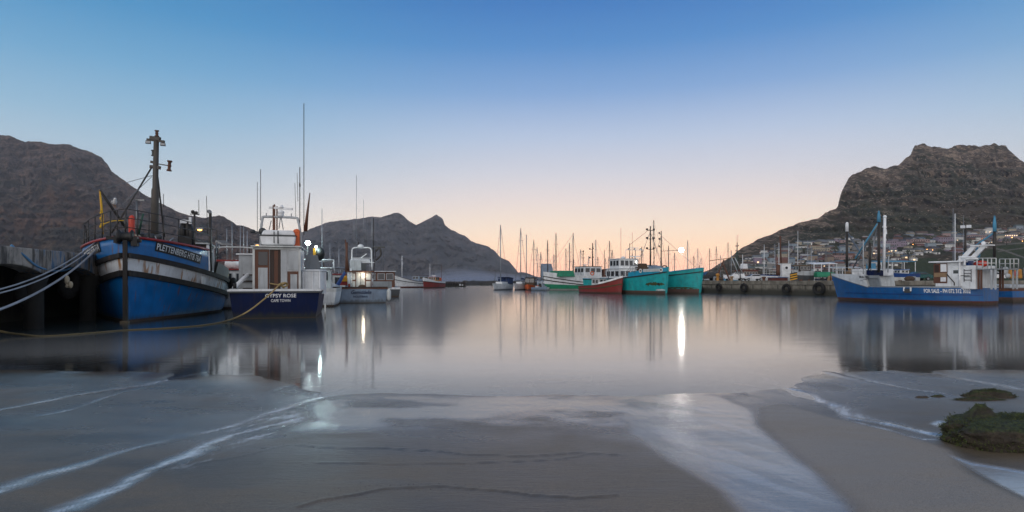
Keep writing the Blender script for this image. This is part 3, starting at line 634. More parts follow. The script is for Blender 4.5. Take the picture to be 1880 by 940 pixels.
def floodlight(root, p, w, h, d, rz, mat='mast_dark', face='light_grey', tilt=0.0, name='floodlight'):
    mb = MB(); mb.box(p, (d, w, h), rz, 0, .8, .9); mb.box((p[0], p[1], p[2]+h*.6), (d*.3, w*.3, h*.3), rz, 0); o = mb.build(name, mat, root)
    f = MB(); f.box((p[0]+math.cos(rz)*d*.52, p[1]+math.sin(rz)*d*.52, p[2]-.01), (.02, w*.86, h*.8), rz); f.build('lens', face, o); return o
def tyre(label, c, axis, Rr=.55, r=.2, group='tyre fenders on the quays', name='tyre_fender', lines_to=None):
    mb = MB(); mb.torus(c, Rr, r, axis, 24, 10)
    d = Vector(axis).normalized(); a = d.orthogonal().normalized(); b_ = d.cross(a)
    o = mb.build(name, 'rubber'); tag(o, label, 'fender', group)
    if lines_to:
        ch = MB(); q = Vector(lines_to)-o.location; ch.tube([Vector(c)-o.location+Vector((0, 0, Rr)), q], .025, 5); ch.build('chain', 'brown_rust', o)
    return o
def radar(root, p, w, rz=0.0, mat='clean_white'):
    mb = MB(); mb.lathe([(.12, 0), (.12, .12), (.08, .18)], p, (0, 0, 1), 10); o = mb.build('radar', mat, root)
    b_ = MB(); b_.box((p[0], p[1], p[2]+.23), (.12, w, .11), rz); b_.build('radar_bar', mat, o, .02); return o
def dome(root, p, r, mat='clean_white'):
    mb = MB(); mb.lathe([(r, 0), (r, r*.5), (r*.85, r*.85), (r*.5, r*1.1), (.02, r*1.18)], p, (0, 0, 1), 12); return mb.build('radar_dome', mat, root)
def lifebuoy(root, c, axis, Rr=.3, mat='orange'):
    mb = MB(); mb.torus(c, Rr, .07, axis, 18, 8); return mb.build('lifebuoy', mat, root)
def raft(root, p, L, r, ax=(0, 1, 0), mat='clean_white', name='liferaft_canister'):
    d = Vector(ax).normalized(); mb = MB(); P0 = Vector(p)-d*L/2
    mb.lathe([(r*.7, 0), (r, .08), (r, L*.46), (r*1.06, L*.48), (r*1.06, L*.52), (r, L*.54), (r, L-.08), (r*.7, L)], P0, d, 14); return mb.build(name, mat, root)
def gallows(root, x, w, z0, z1, r, mat, lean=0.0):
    mb = MB(); mb.tube([(x, -w/2, z0), (x+lean, -w/2*.85, z1-.15), (x+lean, -w/2*.85+.15, z1), (x+lean, w/2*.85-.15, z1), (x+lean, w/2*.85, z1-.15), (x, w/2, z0)], r, 6); return mb.build('gantry', mat, root)
def clutter(root, x0, x1, w, z, n, mats, seed, smin=.2, smax=.6, name='deck_gear'):
    rr = random.Random(seed); made = {}
    for i in range(n):
        mt = rr.choice(mats); mb = made.setdefault(mt, MB()); c = (rr.uniform(x0, x1), rr.uniform(-w/2, w/2)); k = rr.random(); s_ = rr.uniform(smin, smax)
        if k < .4: mb.box((c[0], c[1], z+s_*.35), (s_, s_*rr.uniform(.5, 1), s_*.7), rr.uniform(0, 3), 0, .95, .95)
        elif k < .7: mb.lathe([(s_*.3, 0), (s_*.34, s_*.2), (s_*.34, s_*.7), (s_*.3, s_*.9)], (c[0], c[1], z), (0, 0, 1), 10)
        else: mb.ball((c[0], c[1], z+s_*.15), s_*.5, 10, 0, (1, 1, .55))
    for mt, mb in made.items(): mb.build(name, mt, root)

# ------------------------------------------------------------------ the old quay on the near side
q0 = P(0, 452, 17.8); q1 = P(168, 468, 23.8); qd = Vector((q1.x-q0.x, q1.y-q0.y, 0)).normalized(); qn = Vector((qd.y, -qd.x, 0))   # qn faces the water
def Q(s_, o, z): v = Vector((q0.x, q0.y, 0))+qd*s_+qn*o; return Vector((v.x, v.y, z))
qw = thing('quay_wall', 'dark old concrete quay on piles beside the blue trawler, with a paint-stained edge beam', 'quay', Q(0, 0, 0))
def qpart(mb, name, mat, bev=0):
    o = mb.build(name, mat, None, bev); o.location = o.location-Q(0, 0, 0); o.parent = qw; return o
ZT = 2.53
m = MB(); m.prism([Q(-14, 0, ZT), Q(95, 0, ZT), Q(95, -30, ZT), Q(-14, -30, ZT)], (0, 0, -.25)); qpart(m, 'deck_slab', 'quay_old')
t = NT('quay_edge'); v = t.coords(); n1 = t.noise(v, .8, 5, .65); n2 = t.noise(t.coords(scale=(3, 3, .5)), 1.2, 5, .6); n3 = t.noise(v, 9, 4)
c = t.mix(t.step(n1, .35, .65), C(124, 118, 110), C(168, 160, 150)); c = t.mix(t.step(n2, .5, .66, 0, .8), c, C(38, 36, 34))
gx = t.n('ShaderNodeNewGeometry'); sx = t.n('ShaderNodeSeparateXYZ'); t.t.links.new(gx.outputs['Position'], sx.inputs[0])
bl = t.math('MULTIPLY', t.step(sx.outputs[1], 18.9, 19.6), t.step(sx.outputs[1], 24.5, 23.5)); bl = t.math('MULTIPLY', bl, t.step(n2, .56, .44)); bl = t.math('MULTIPLY', bl, t.step(n1, .38, .52))
c = t.mix(t.math('MULTIPLY', bl, .85), c, C(40, 92, 130)); c = t.mix(t.step(n3, .56, .7, 0, .4), c, C(60, 56, 52))
MATS['quay_edge'] = t.done(t.bsdf(c, .85, 0, t.bump(t.math('ADD', n1, t.math('MULTIPLY', n3, .4)), .6, .03)))
k = -14
while k < 90:
    m = MB(); a, b_ = Q(k, .25, 0), Q(k+3.96, .25, 0)
    prof = []
    for i in range(13):                                     # the beam's underside arches between the piles
        t_ = i/12; zz = ZT-.80+.30*math.sin(math.pi*t_)**.7; prof.append(a.lerp(b_, t_)+Vector((0, 0, zz)))
    m.prism([a+Vector((0, 0, ZT+.02)), b_+Vector((0, 0, ZT+.02))]+prof[::-1], -qn*.6); qpart(m, 'edge_beam', 'quay_edge', .03)
    m = MB(); c_ = Q(k, -.05, 0); m.tube([c_+Vector((0, 0, -2)), c_+Vector((0, 0, 1.2)), c_+Vector((0, 0, 1.75))], [.27, .27, .42], 12); qpart(m, 'pile', 'pile_dark')
    k += 4
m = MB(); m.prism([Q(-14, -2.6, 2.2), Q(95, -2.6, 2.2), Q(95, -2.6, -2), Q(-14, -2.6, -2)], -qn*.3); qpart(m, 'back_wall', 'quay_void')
for i, (s_, z) in enumerate(((5.0, 1.55), (2.2, 1.3))):
    tyre(['black tractor tyre hanging in the dark arch left of the blue trawler bow', 'black tyre low under the old quay near the picture edge'][i], Q(s_, -.3, z), qn, .5, .18, lines_to=Q(s_, -.2, 2.3))
cq = spline([P(20, 450, 18.2), P(45, 470, 18.6), P(70, 490, 19.4), P(100, 497, 20.6), P(125, 494, 21.8), P(150, 480, 22.6)], 5)
m = MB(); m.tube(cq, .035, 6); tag(m.build('mooring_rope', 'rope_blue'), 'slack blue rope looped along the face of the old quay', 'rope', 'mooring ropes')
# lamp posts on the far part of the quay
def lamp_post(p, h, label, rz, arm=.9, group='street lamps', head='lamp_orange', r=.05):
    o = thing('street_lamp', label, 'street lamp', p, rz, group); m = MB(); m.tube([(0, 0, 0), (0, 0, h*.96), (arm*.3, 0, h), (arm, 0, h)], [r*1.4, r, r*.8, r*.7], 7); m.build('post', 'mast_dark', o)
    m = MB(); m.box((arm+.12, 0, h+.02), (.42, .2, .12)); hd = m.build('lamp_head', 'grey', o, .03); m = MB(); m.ball((arm+.14, 0, h-.06), .12, 8, 0, (1.2, .8, .6)); m.build('bulb', head, hd); return o
pp = P(398, 422, 40); lamp_post((pp.x, pp.y, ZT), pp.z-ZT+.05, 'dark post with an amber lamp behind the blue trawler wheelhouse', R(190))
pp = P(458, 450, 52); lamp_post((pp.x, pp.y, ZT), pp.z-ZT+.05, 'thin leaning post with an amber lamp left of the wooden-doored cabin', R(10), .5)

# ------------------------------------------------------------------ the big blue trawler
b = Boat('fishing_trawler', 'big weathered blue wooden trawler with white band, bow on, moored at the old quay', 'trawler', (-14.1, 22.26), (.37, -.929)); root = b.root
def z1f(u):
    x = -16*(1-u); return 1.25+1.22*max(0, (x+12)/12)**1.3
def z2f(u):
    x = -16*(1-u); return .62+1.2*max(0, (x+12)/12)**1.3
FE = 1-4.9/16
def zsh(u): x = -16*(1-u); return 3.12+.055*x if u >= FE-.02 else z1f(u)+.02
H = Hull(b, 16, 6.15, zsh, tr=.78, um=.5, deck=(1.6, .76), wl=(1.35, 1.15), wlk=.84, rake=.02, z0=-.8, kt=.07)
H.sheer = lambda u: 3.12-.055*16*(1-u)*1.0 if u > .6 else 3.12-.055*6.4       # flare measured against the bow's own height
lev = [(('z', .1), 'antifoul'), (lambda u: z2f(u), 'trawler_blue'), (lambda u: z1f(u), 'white_rusty')]
H.build(lev, inner='grey', bulw=.3, deckmat='grey')
fm = MB(); us = [FE]+[u for u in H.us if u > FE]
for side in (1, -1):
    rows = [[H.pt(u if f_ == 0 else max(u, FE+(.7/16)*f_) if u < FE+.05 else u, z1f(u)+(zsh(max(u, FE))-z1f(u))*f_, side, .0) for u in us] for f_ in (0, .33, .66, 1)]
    inn = [Vector((v.x-.02, v.y-side*.1 if abs(v.y) > .12 else v.y*.3, v.z)) for v in rows[3]]; dk = [Vector((v.x, v.y, v.z-.35)) for v in inn]; mid = [Vector((v.x, 0, v.z)) for v in dk]
    R_ = rows+[inn]; R_ = [r_[::-1] for r_ in R_] if side < 0 else R_; fm.grid(R_[::-1])
    R2 = [inn, dk, mid]; R2 = [r_[::-1] for r_ in R2] if side < 0 else R2; fm.grid(R2[::-1], 1)
fc = fm.build('forecastle', ['trawler_blue', 'grey'], root)
bk = MB(); e0, e1 = H.pt(FE+.6/16, zsh(FE), 1), H.pt(FE, z1f(FE), 1); bk.add([e1, e0, Vector((e0.x, -e0.y, e0.z)), Vector((e1.x, -e1.y, e1.z))], [(0, 3, 2, 1)]); bk.build('forecastle_bulkhead', 'trawler_blue', fc)
rl = MB()
for side in (1, -1): rl.tube([H.pt(u, zsh(max(u, FE)), side, .0) + Vector((.03, 0, .03)) for u in us[1:]], .055, 6)
rl.build('cap_rail', 'red', root)
H.strake(z1f, .17, .11, 'strake', u0=.02); H.strake(z2f, .2, .12, 'strake', u0=.02)
st = MB(); st.bar((.0, 0, -.8), (.03, 0, 3.05), .15, .2); st.build('stem_post', 'strake', root)
ft = MB(); ft.box((.12, 0, .03), (.26, .26, .1)); ft.build('stem_shoe', 'pale_wood', root)
hw = MB(); hw.lathe([(.22, -.26), (.28, -.2), (.17, -.13), (.17, .13), (.28, .2), (.22, .26)], (.02, 0, 3.14), (0, 1, 0), 12); hw.box((0, .3, 2.98), (.42, .2, .34)); hw.box((-.06, -.28, 3.05), (.36, .16, .28)); hw.bar((0, -.6, 3.1), (0, .5, 3.0), .12); hw.build('bow_roller', 'black', root)
H.sheer_keep = H.sheer
H.name_text('PLETTENBERG HTB 76A', 1, 1-.062, 3.05, 0, .25, 'white', .012, lambda u: z1f(u)+.42-.09*(1-u)*10*.4, 'black', .03, .06)
H.name_text('PLETTENBERG HTB 76A', -1, 1-.262, 3.0, 0, .25, 'white', .012, lambda u: z1f(u)+.42, 'black', .03, .06)
# rust-marked plate on the white band, bilge outlets
m = MB(); pq = H.pt(.72, z2f(.72)+.3, 1, .02); m.box(pq, (.5, .05, .35), R(-12)); m.build('scupper_plate', 'white_rusty', root)
# forecastle railing
rm = MB()
ru = [.70, .79, .86, .91, .95, .975, .996]
for side in (1, -1):
    base = [H.pt(u, zsh(u), side, -.12) for u in ru]
    for p in base: rm.tube([p, p+Vector((0, 0, 1.05))], .022, 6)
    for hh in (.38, .72, 1.05): rm.tube([p+Vector((0, 0, hh)) for p in base], .017, 6)
    e = base[0]; rm.tube([e+Vector((0, 0, 1.05)), e+Vector((-.25, 0, 1.0)), e+Vector((-.35, 0, .7)), e+Vector((-.35, 0, .1))], .02, 6)
rm.tube([H.pt(.996, zsh(1), s_, -.12)+Vector((0, 0, 1.05)) for s_ in (1, -1)], .02, 6); rm.build('railing', 'mast_dark', root)
# mast with its lamps
mx = b.w(283, 436, 26.2); mt = b.w(287, 262, 26.2); mz = MB(); mz.tube([(mx.x, mx.y, 2.7), mx.lerp(mt, .5), mx.lerp(mt, .52), (mt.x, mt.y, 7.55)], [.16, .15, .115, .105], 10); mast = mz.build('mast', 'mast_brown', root)
face = math.atan2(-.4, .9)
def mpt(px, py, Y=26.2): return b.w(px, py, Y)
cr = MB(); cr.bar(mpt(270, 256), mpt(302, 260), .09); cr.bar(mpt(276, 253), mpt(294, 255), .15); cr.build('crosstree', 'mast_dark', mast)
for px, py, w_, h_ in ((272, 261, .2, .12), (299, 265, .2, .12)): floodlight(mast, mpt(px, py), w_, h_, .16, 0)
def spool(p, h, r, name='signal_lamp', mat='brown_rust', ax=(0, 0, 1)):
    m = MB(); m.lathe([(r, -h/2), (r, -h*.38), (r*.62, -h*.3), (r*.62, -h*.08), (r*.9, 0), (r*.62, h*.08), (r*.62, h*.3), (r, h*.38), (r, h/2)], p, ax, 10); return m.build(name, mat, mast)
spool(mpt(288, 245), .26, .09); spool(mpt(282, 281), .24, .1, mat='mast_dark'); spool(mpt(311, 304.5), .46, .1, ax=(.1, .08, 1))
am = MB(); am.bar(mpt(290, 301), mpt(309, 304), .04); am.bar(mpt(277, 297), mpt(286, 299), .1); am.bar(mpt(276, 306), mpt(294, 308), .13); am.build('mast_bracket', 'mast_dark', mast)
lines(root, [(mpt(280, 305), b.w(205, 428, 24.6)), (mpt(289, 318), b.w(302, 435, 26.6))], .035, 'mast_dark')
lines(root, [(mpt(280, 322), b.w(186, 348, 24.4)), (mpt(279, 324), b.w(215, 385, 24.6))], .012, 'steel')
yp = MB(); yp.tube([b.w(189, 430, 24.4), b.w(183, 349, 24.4)], .026, 6); yp.build('boom_crutch', 'yellow', root)
bm_ = MB(); bm_.tube([b.w(183, 349, 24.4), b.w(232, 420, 25.4)], .05, 6); bm_.build('boom', 'mast_dark', root)
yr = MB()
for k in range(7): yr.ball(b.w(187+rnd.uniform(-2.5, 3), 386+k*5, 24.3), .05, 7, 0, (1, 1, 1.4))
yr.tube(spline([b.w(184, 352, 24.35), b.w(187, 375, 24.3), b.w(190, 415, 24.3)]), .02, 5); yr.tube(spline([b.w(190, 412, 24.3), b.w(206, 406, 24.3), b.w(228, 405, 24.6)]), .02, 5); yr.build('rope_coil', 'rope_yellow', root)
rc = MB(); p = b.w(242, 432, 25.0); rc.lathe([(.11, 0), (.12, .1), (.12, .66), (.1, .78), (.04, .84)], (p.x, p.y, p.z-.02), (0, 0, 1), 12); rc.build('flare_drum', 'bright_red', root)
rb = MB(); p = b.w(242, 434, 25.1); rb.torus((p.x, p.y, p.z-.02), .25, .09, (0, 0, 1)); rb.build('rope_bundle', 'rope', root)
gp_ = MB(); gp_.tube([b.w(254, 430, 25.4), b.w(263, 392, 25.4)], [.05, .04], 6); gp_.build('davit', 'dark_green', root)
wl_ = MB(); wl_.tube([b.w(251, 432, 25.6), b.w(251, 367, 25.6)], .03, 6); wl_.bar(b.w(250, 367, 25.6), b.w(266, 368, 25.6), .1, .06); wl_.build('work_lamp', 'steel', root)
for px, w_ in ((262, .4), (275, .45), (290, .3)):
    m = MB(); p = b.w(px, 436, 25.7); m.ball((p.x, p.y, p.z+.02), w_*.55, 10, 0, (1, 1, .7)); m.build('net_bundle', rnd.choice(['dark_grey', 'net_brown', 'black']), root)
tp = MB(); tp.tube([b.w(272, 436, 25.3), b.w(287, 448, 25.1), b.w(300, 452, 25.3), b.w(318, 437, 26)], .025, 5); tp.tube([b.w(285, 434, 25.3), b.w(292, 452, 25.0), b.w(297, 441, 25.4)], .022, 5); tp.build('hanging_rope', 'rope_grey', root)
wn_ = MB(); p = b.w(341, 440, 27)
for k_, (dx, hh, rr_) in enumerate(((-.12, .8, .13), (.08, .92, .12), (.2, .7, .13))): wn_.tube([(p.x, p.y+dx, p.z-.25), (p.x+.03, p.y+dx*1.1, p.z+hh*.5), (p.x-.04, p.y+dx*.6, p.z+hh)], [rr_*1.15, rr_, rr_*.7], 9)
wn_.box((p.x, p.y, p.z-.05), (.4, .5, .4)); wn_.build('net_hauler', 'black', root)
wh_ = MB(); p = b.w(341, 407, 27); wh_.box(p, (.18, .42, .16), R(20)); wh_.box(b.w(349, 405, 27), (.12, .1, .3)); wh_.build('deck_lamp', 'clean_white', root)
# wheelhouse
wh = house(root, -9.4, -6.6, 4.4, 1.1, 3.28, 'dark_wood', 'off_white', (2.05, 3.0, 4, 4), .14, .1, 0, frame='off_white')
for a_, c_ in (((-6.62, 2.21, 1.2), (-6.72, 2.13, 3.3)), ((-6.62, -2.21, 1.2), (-6.72, -2.13, 3.3)), ((-9.4, 2.21, 1.2), (-9.38, 2.13, 3.3))): MB().bar(a_, c_, .12).build('corner_post', 'clean_white', wh)
lines(root, [(b.w(386, 500, 29.5), b.w(386, 390, 29.5))], .07, 'mast_dark', 'exhaust_pipe'); m = MB(); m.tube(spline([b.w(386, 392, 29.5), b.w(385, 388, 29.5), b.w(381, 388, 29.5)]), .075, 8); m.build('exhaust_cap', 'steel', root)
lines(root, [(b.w(356, 440, 29), b.w(357, 392, 29))], .05, 'mast_dark', 'stub_mast'); lines(root, [(b.w(365, 394, 29), b.w(365, 367, 29)), (b.w(381, 430, 29), b.w(379, 360, 29)), (b.w(300, 380, 29), b.w(300, 356, 29))], .014, 'mast_dark', 'whip_aerial')
m = MB(); m.bar(b.w(349, 393, 29), b.w(366, 394, 29), .04); m.ball(b.w(354, 389, 29), .09, 8); m.ball(b.w(360, 391, 29), .09, 8); m.build('lamp_bracket', 'mast_dark', root)
m = MB(); m.prism([b.w(396, 441, 30.5), b.w(408, 447, 30.5), b.w(408, 450, 30.5), b.w(395, 445, 30.5)], (0, .4, 0)); m.tube([b.w(398, 444, 30.5), b.w(394, 500, 30.5)], .04); m.tube([b.w(403, 447, 30.5), b.w(398, 470, 30.5)], .03); m.build('side_awning', 'steel', root)
# weathered aft bulwark and canvas
m = MB(); uu = [.1, .2, .3, .4, .5, .58, .64]
for side in (1, -1):
    rows = [[H.pt(u, z1f(u)+dz, side, o) for u in uu] for dz, o in ((-.05, -.02), (.62, -.03), (.62, -.12), (0, -.12))]; rows = [r_[::-1] for r_ in rows] if side < 0 else rows; m.grid(rows[::-1])
m.build('aft_bulwark', 'canvas', root)
for u_, s_ in ((.2, .34), (.32, .36), (.45, .3)):
    m = MB(); p = H.pt(u_, z1f(u_)-.2, 1, .3); m.torus(p, s_, .15, (0, 1, 0), 18, 8); m.build('hull_fender', 'rubber', root)
clutter(root, -6.4, -5.2, 3.5, 2.0, 9, ['net_brown', 'dark_grey', 'canvas', 'orange'], 5, .3, .7)
GULL_AT = b.W(H.pt(.915, zsh(.915)+1.07, -1, -.12))

# gull on the railing
def gull(p, rz, label, s_=1.0):
    o = thing('seagull', label, 'bird', p, rz); m = MB()
    m.tube([(-.26*s_, 0, .17*s_), (-.16*s_, 0, .18*s_), (-.02*s_, 0, .18*s_), (.09*s_, 0, .2*s_), (.13*s_, 0, .26*s_), (.17*s_, 0, .3*s_), (.21*s_, 0, .29*s_)], [.02*s_, .05*s_, .085*s_, .075*s_, .045*s_, .045*s_, .02*s_], 10); m.build('body', 'clean_white', o)
    for sd in (1, -1):
        w_ = MB(); w_.ball((-.05*s_, sd*.07*s_, .2*s_), .12*s_, 10, 0, (1.5, .25, .5)); w_.build('wing', 'gull_grey', o)
        l_ = MB(); l_.tube([(0, sd*.03*s_, 0), (0, sd*.03*s_, .12*s_)], .008*s_, 5); l_.build('leg', 'ochre', o)
    k_ = MB(); k_.tube([(.2*s_, 0, .285*s_), (.26*s_, 0, .275*s_)], [.014*s_, .003], 6); k_.build('beak', 'yellow', o); return o
gull(P(210, 381, 24.6), R(-50), 'white and grey gull perched on the blue trawler bow railing', 1.1)

# mooring lines of the blue trawler: down to the left, out of the picture
A = P(183, 438, 23.9)
for i, (px, py, Y, d, mt_, r_) in enumerate(((-160, 552, 13.5, .55, 'rope_grey', .024), (-160, 556, 13.2, .58, 'rope_grey', .022), (-150, 606, 13.0, .55, 'rope_grey', .036))):
    m = MB(); m.tube(sag(A+Vector((.03*i, 0, -.12*i)), P(px, py, Y), d, 26), r_, 7)
    tag(m.build('mooring_rope', mt_), ['upper of two twin pale ropes from the blue trawler bow to the left edge', 'thinner rope running just under its twin from the blue trawler bow', 'thick lowest pale rope sagging from the blue trawler bow to the left edge'][i], 'rope', 'mooring ropes')
m = MB(); kx = P(123, 514, 20.4); m.ball(kx, .1, 8, 0, (.8, .8, 1.6)); m.ball(kx+Vector((.12, 0, -.16)), .08, 8, 0, (1, .8, 1.5)); m.ball(kx+Vector((.02, 0, -.2)), .07, 8); tag(m.build('rag', 'rope'), 'frayed pale rag knotted on the thick mooring rope', 'rag')
pts = spline([P(515, 521, 25.0), P(508, 528, 24.8), P(490, 545, 24.5), P(455, 572, 23.8), P(420, 588, 23.0), P(370, 597.5, 20.9), P(300, 603, 19.6), P(230, 606.5, 18.9), P(150, 613, 17.6), P(80, 617.5, 16.85), P(40, 614, 16.9), P(0, 608, 17.0), P(-120, 580, 17.2)], 6)
m = MB(); m.tube(pts, .032, 7); tag(m.build('mooring_rope', 'rope_tan'), 'long tan rope drooping from the navy stern to the water and the left edge', 'rope', 'mooring ropes')

# ------------------------------------------------------------------ the navy boat, stern on
LG = 9.5; d_ = Vector((-.27, .963)); sc_ = Vector((-9.80, 25.25)); b = Boat('fishing_boat', 'navy boat seen stern on with wooden-doored white cabin and raised gantry', 'fishing boat', (sc_.x+d_.x*LG, sc_.y+d_.y*LG), d_); root = b.root
H = Hull(b, LG, 3.75, lambda u: 1.2+.1*u+.65*max(0, u-.25)**1.2, tr=.94, um=.5, deck=(2, .8), wl=(1.5, 1), wlk=.9, rake=.2, z0=-.6, srake=.02)
H.build([(('z', .02), 'antifoul'), (.93, 'navy'), (1.0, 'white')], inner='off_white', bulw=.35, deckmat='grey')
H.strake(.955, .07, .05, 'white', 'gunwale', transom=True); H.strake(.895, .07, .035, 'dark_grey', 'rubbing_strake', transom=True)
xs = -LG
def stern(x, y): return Vector((xs-.165-.02*(y), -x, y))    # x right as seen from astern
def stern_fn(cx, z): return lambda x, y: Vector((xs-.03-.115*math.cos(math.pi*.5*min(1, abs(cx+x)/1.85))-.012, -(cx+x), z+y))
m = MB(); lettering(m, 'GYPSY ROSE', stern_fn(-.37, .85), 1.2, .15, .012); m.build('name_lettering', 'clean_white', root)
m = MB(); lettering(m, 'CAPE TOWN', stern_fn(-.15, .665), .75, .115, .012); m.build('port_lettering', 'clean_white', root)
# cabin
cx0 = xs+1.15; wd = 1.9; zt = 2.98; yo = 0.05
cab = MB(); cab.box((cx0+1.6, yo, (zt+.8)/2), (3.2, wd, zt-.8)); cab = cab.build('cabin', 'white', root, .03)
m = MB(); m.box((cx0+1.55, yo, zt+.035), (3.45, wd+.16, .07)); m.build('roof', 'off_white', cab, .02)
ax = Vector((0, -1, 0)); ay = Vector((0, 0, 1))
def cp(x, z, dx=0): return Vector((cx0-dx, yo-x, z))        # x right from the cabin's middle
def cpanel(x0_, x1_, z0_, z1_, th, mat, name, par):
    m = MB(); m.box((cx0-th/2-.001, yo-(x0_+x1_)/2, (z0_+z1_)/2), (th, x1_-x0_, z1_-z0_)); return m.build(name, mat, par, .008)
dl = cpanel(-.88, -.30, .9, 2.88, .04, 'wood', 'door', cab); cpanel(-.74, -.36, 2.2, 2.78, .055, 'glass', 'door_window', dl); cpanel(-.74, -.36, 1.05, 2.1, .05, 'light_grey', 'door_panel', dl)
dm = cpanel(-.28, .16, .9, 2.88, .02, 'dark_wood', 'doorway', cab); cpanel(-.1, .06, .92, 2.84, .035, 'wood', 'inner_post', dm)
cpanel(.18, .42, .9, 2.88, .03, 'light_grey', 'wall_panel', cab)
dr_ = cpanel(.44, .92, .9, 1.95, .045, 'wood', 'door', cab); cpanel(.56, .84, 1.0, 1.82, .055, 'light_grey', 'door_panel', dr_)
cpanel(.46, .92, 2.0, 2.84, .04, 'light_grey', 'window_board', cab); m = MB(); m.box((cx0-.02, yo+.92, 1.9), (.09, .09, 2.05)); m.box((cx0-.02, yo-.94, 1.9), (.09, .09, 2.05)); m.box((cx0-.02, yo, 2.93), (.09, 1.9, .08)); m.build('door_frame', 'off_white', cab)
# dinghy chest and gantry on the roof
rp = lambda px, py, Y=27.0: b.w(px, py, Y)
m = MB(); p = rp(513, 449); w_ = 1.35; m.box((p.x, p.y, 3.3), (1.2, w_, .42), 0, 0, 1.08, 1.08); m.box((p.x, p.y, 3.63), (1.1, w_*1.04, .22), 0, 0, .86, .86); rf = m.build('liferaft_canister', 'clean_white', root, .06)
m = MB(); m.box((p.x-.62, p.y, 3.42), (.05, .05, .55)); m.box((p.x-.62, p.y+.16, 3.42), (.04, .04, .5)); m.box((p.x, p.y, 3.49), (1.32, w_*1.1, .05)); m.build('strap', 'dark_grey', rf)
m = MB(); g = [rp(479, 452), rp(479, 425), rp(482, 401), rp(486, 398), rp(515, 398.5), rp(543, 400), rp(547, 404), rp(551, 425), rp(553, 452)]; m.tube(spline(g, 3), .055, 8); gan = m.build('gantry', 'light_grey', root)
m = MB(); m.box(rp(503, 403), (.1, .11, 1.25)); m.tube([rp(508.5, 430), rp(508.5, 379)], .03, 6); m.tube([rp(503, 381), rp(504, 375)], .03, 6); m.build('timber_post', 'wood', root)
radar(gan, tuple(rp(516, 398)), .06); m = MB(); m.bar(rp(494, 381), rp(537, 384), .1, .09); m.build('radar_bar', 'clean_white', gan); m = MB(); m.ball(rp(516, 390), .14, 12, 0, (1, 1, .75)); m.add([rp(511, 382), rp(522, 382), rp(517, 376)], [(0, 1, 2)]); m.lathe([(.12, 0), (.02, .14)], rp(517, 382), (0, 0, 1), 8); m.build('radar_dome', 'clean_white', gan)
lines(gan, [(rp(515, 398), rp(512, 420)), (rp(516, 398), rp(520, 422)), (rp(498, 405), rp(494, 422))], .02, 'steel', 'strut')
for px, py, top, r_, mt_ in ((478.5, 404, 311, .017, 'mast_grey'), (472.5, 430, 334, .013, 'mast_grey'), (558, 432, 190, .017, 'mast_dark'), (550.5, 410, 307, .02, 'mast_dark'), (543, 398, 336, .010, 'mast_dark'), (547, 370, 318, .010, 'mast_dark'), (489, 398, 391, .02, 'steel'), (535, 398, 392, .02, 'steel')):
    lines(root, [(rp(px, py), rp(px+(1.5 if px in (543, 547) else 0)*-1, top))], r_, mt_, 'whip_aerial')
m = MB(); m.tube([rp(561, 425), rp(564, 395), rp(569, 354)], [.09, .06, .02], 7); m.build('boat_hook', 'wood', root); m = MB(); m.box(rp(550.5, 340), (.06, .06, .15)); m.build('aerial_joint', 'mast_dark', root)
m = MB(); p = rp(482, 425); m.ball(p, .17, 10); m.ball(rp(464, 425), .12, 10, 0, (1.3, 1, .8)); m.bar(rp(464, 427), rp(478, 430), .04); m.build('searchlight', 'dark_grey', root)
m = MB(); p = rp(545, 440); m.box((p.x, p.y, p.z), (.35, .26, .75), 0, 0, .9, .9); m.ball(rp(545, 426), .18, 9, 0, (1, 1, .8)); m.build('life_jackets', 'orange', root)
# side box with ladder on the left, raised bulwark on the right
sb = MB(); sb.box((xs+3.0, 1.42, 1.75), (1.0, .7, 1.9)); sbo = sb.build('side_cabin', 'light_grey', root, .03); m = MB(); m.box((xs+3.0, 1.42, 2.73), (1.15, .9, .06)); m.build('roof', 'clean_white', sbo)
m = MB(); m.box((xs+2.48, 1.3, 1.55), (.03, .34, .02)); [m.box((xs+2.46, 1.38, z_), (.05, .42, .05)) for z_ in (1.2, 1.5, 1.8)]; m.build('ladder', 'dark_wood', sbo); m = MB(); m.box((xs+2.48, .98, 2.15), (.04, .2, .4)); m.build('fire_box', 'red', sbo)
m = MB(); m.tube([b.w(430, 528, 25.6), b.w(452, 507, 27), b.w(468, 494, 29)], .09, 6); m.build('boarding_plank', 'clean_white', root)
rows = []
for z_ in (.95, 1.98): rows.append([Vector((xs+1.5, -.95, z_)), Vector((xs+1.5, -1.3, z_)), Vector((xs+1.52, -1.62, z_)), Vector((xs+1.66, -1.8, z_)), Vector((xs+1.95, -1.88-(z_-.95)*.05, z_)), Vector((xs+4.5, -1.92, z_))])
m = MB(); m.grid(rows); m.grid([[v+Vector((.06, .05, 0)) for v in r_][::-1] for r_ in rows]); sbw = m.build('raised_bulwark', 'white', root)
m = MB(); m.tube([v+Vector((0, 0, .02)) for v in rows[1]], .045, 6); m.build('bulwark_rail', 'clean_white', sbw); m = MB()
for y_ in (-1.02, -1.4, -1.7): m.box((xs+1.47 if y_ > -1.5 else xs+1.52, y_, 1.46), (.05, .05, 1.0))
m.build('bulwark_rib', 'clean_white', sbw)
m = MB(); m.prism([Vector((xs+3.2, -1.0, 1.9)), Vector((xs+3.2, -1.75, 1.9)), Vector((xs+3.2, -1.55, 2.75)), Vector((xs+3.2, -1.0, 2.75))], (.06, 0, 0)); m.build('side_screen', 'grey', root)
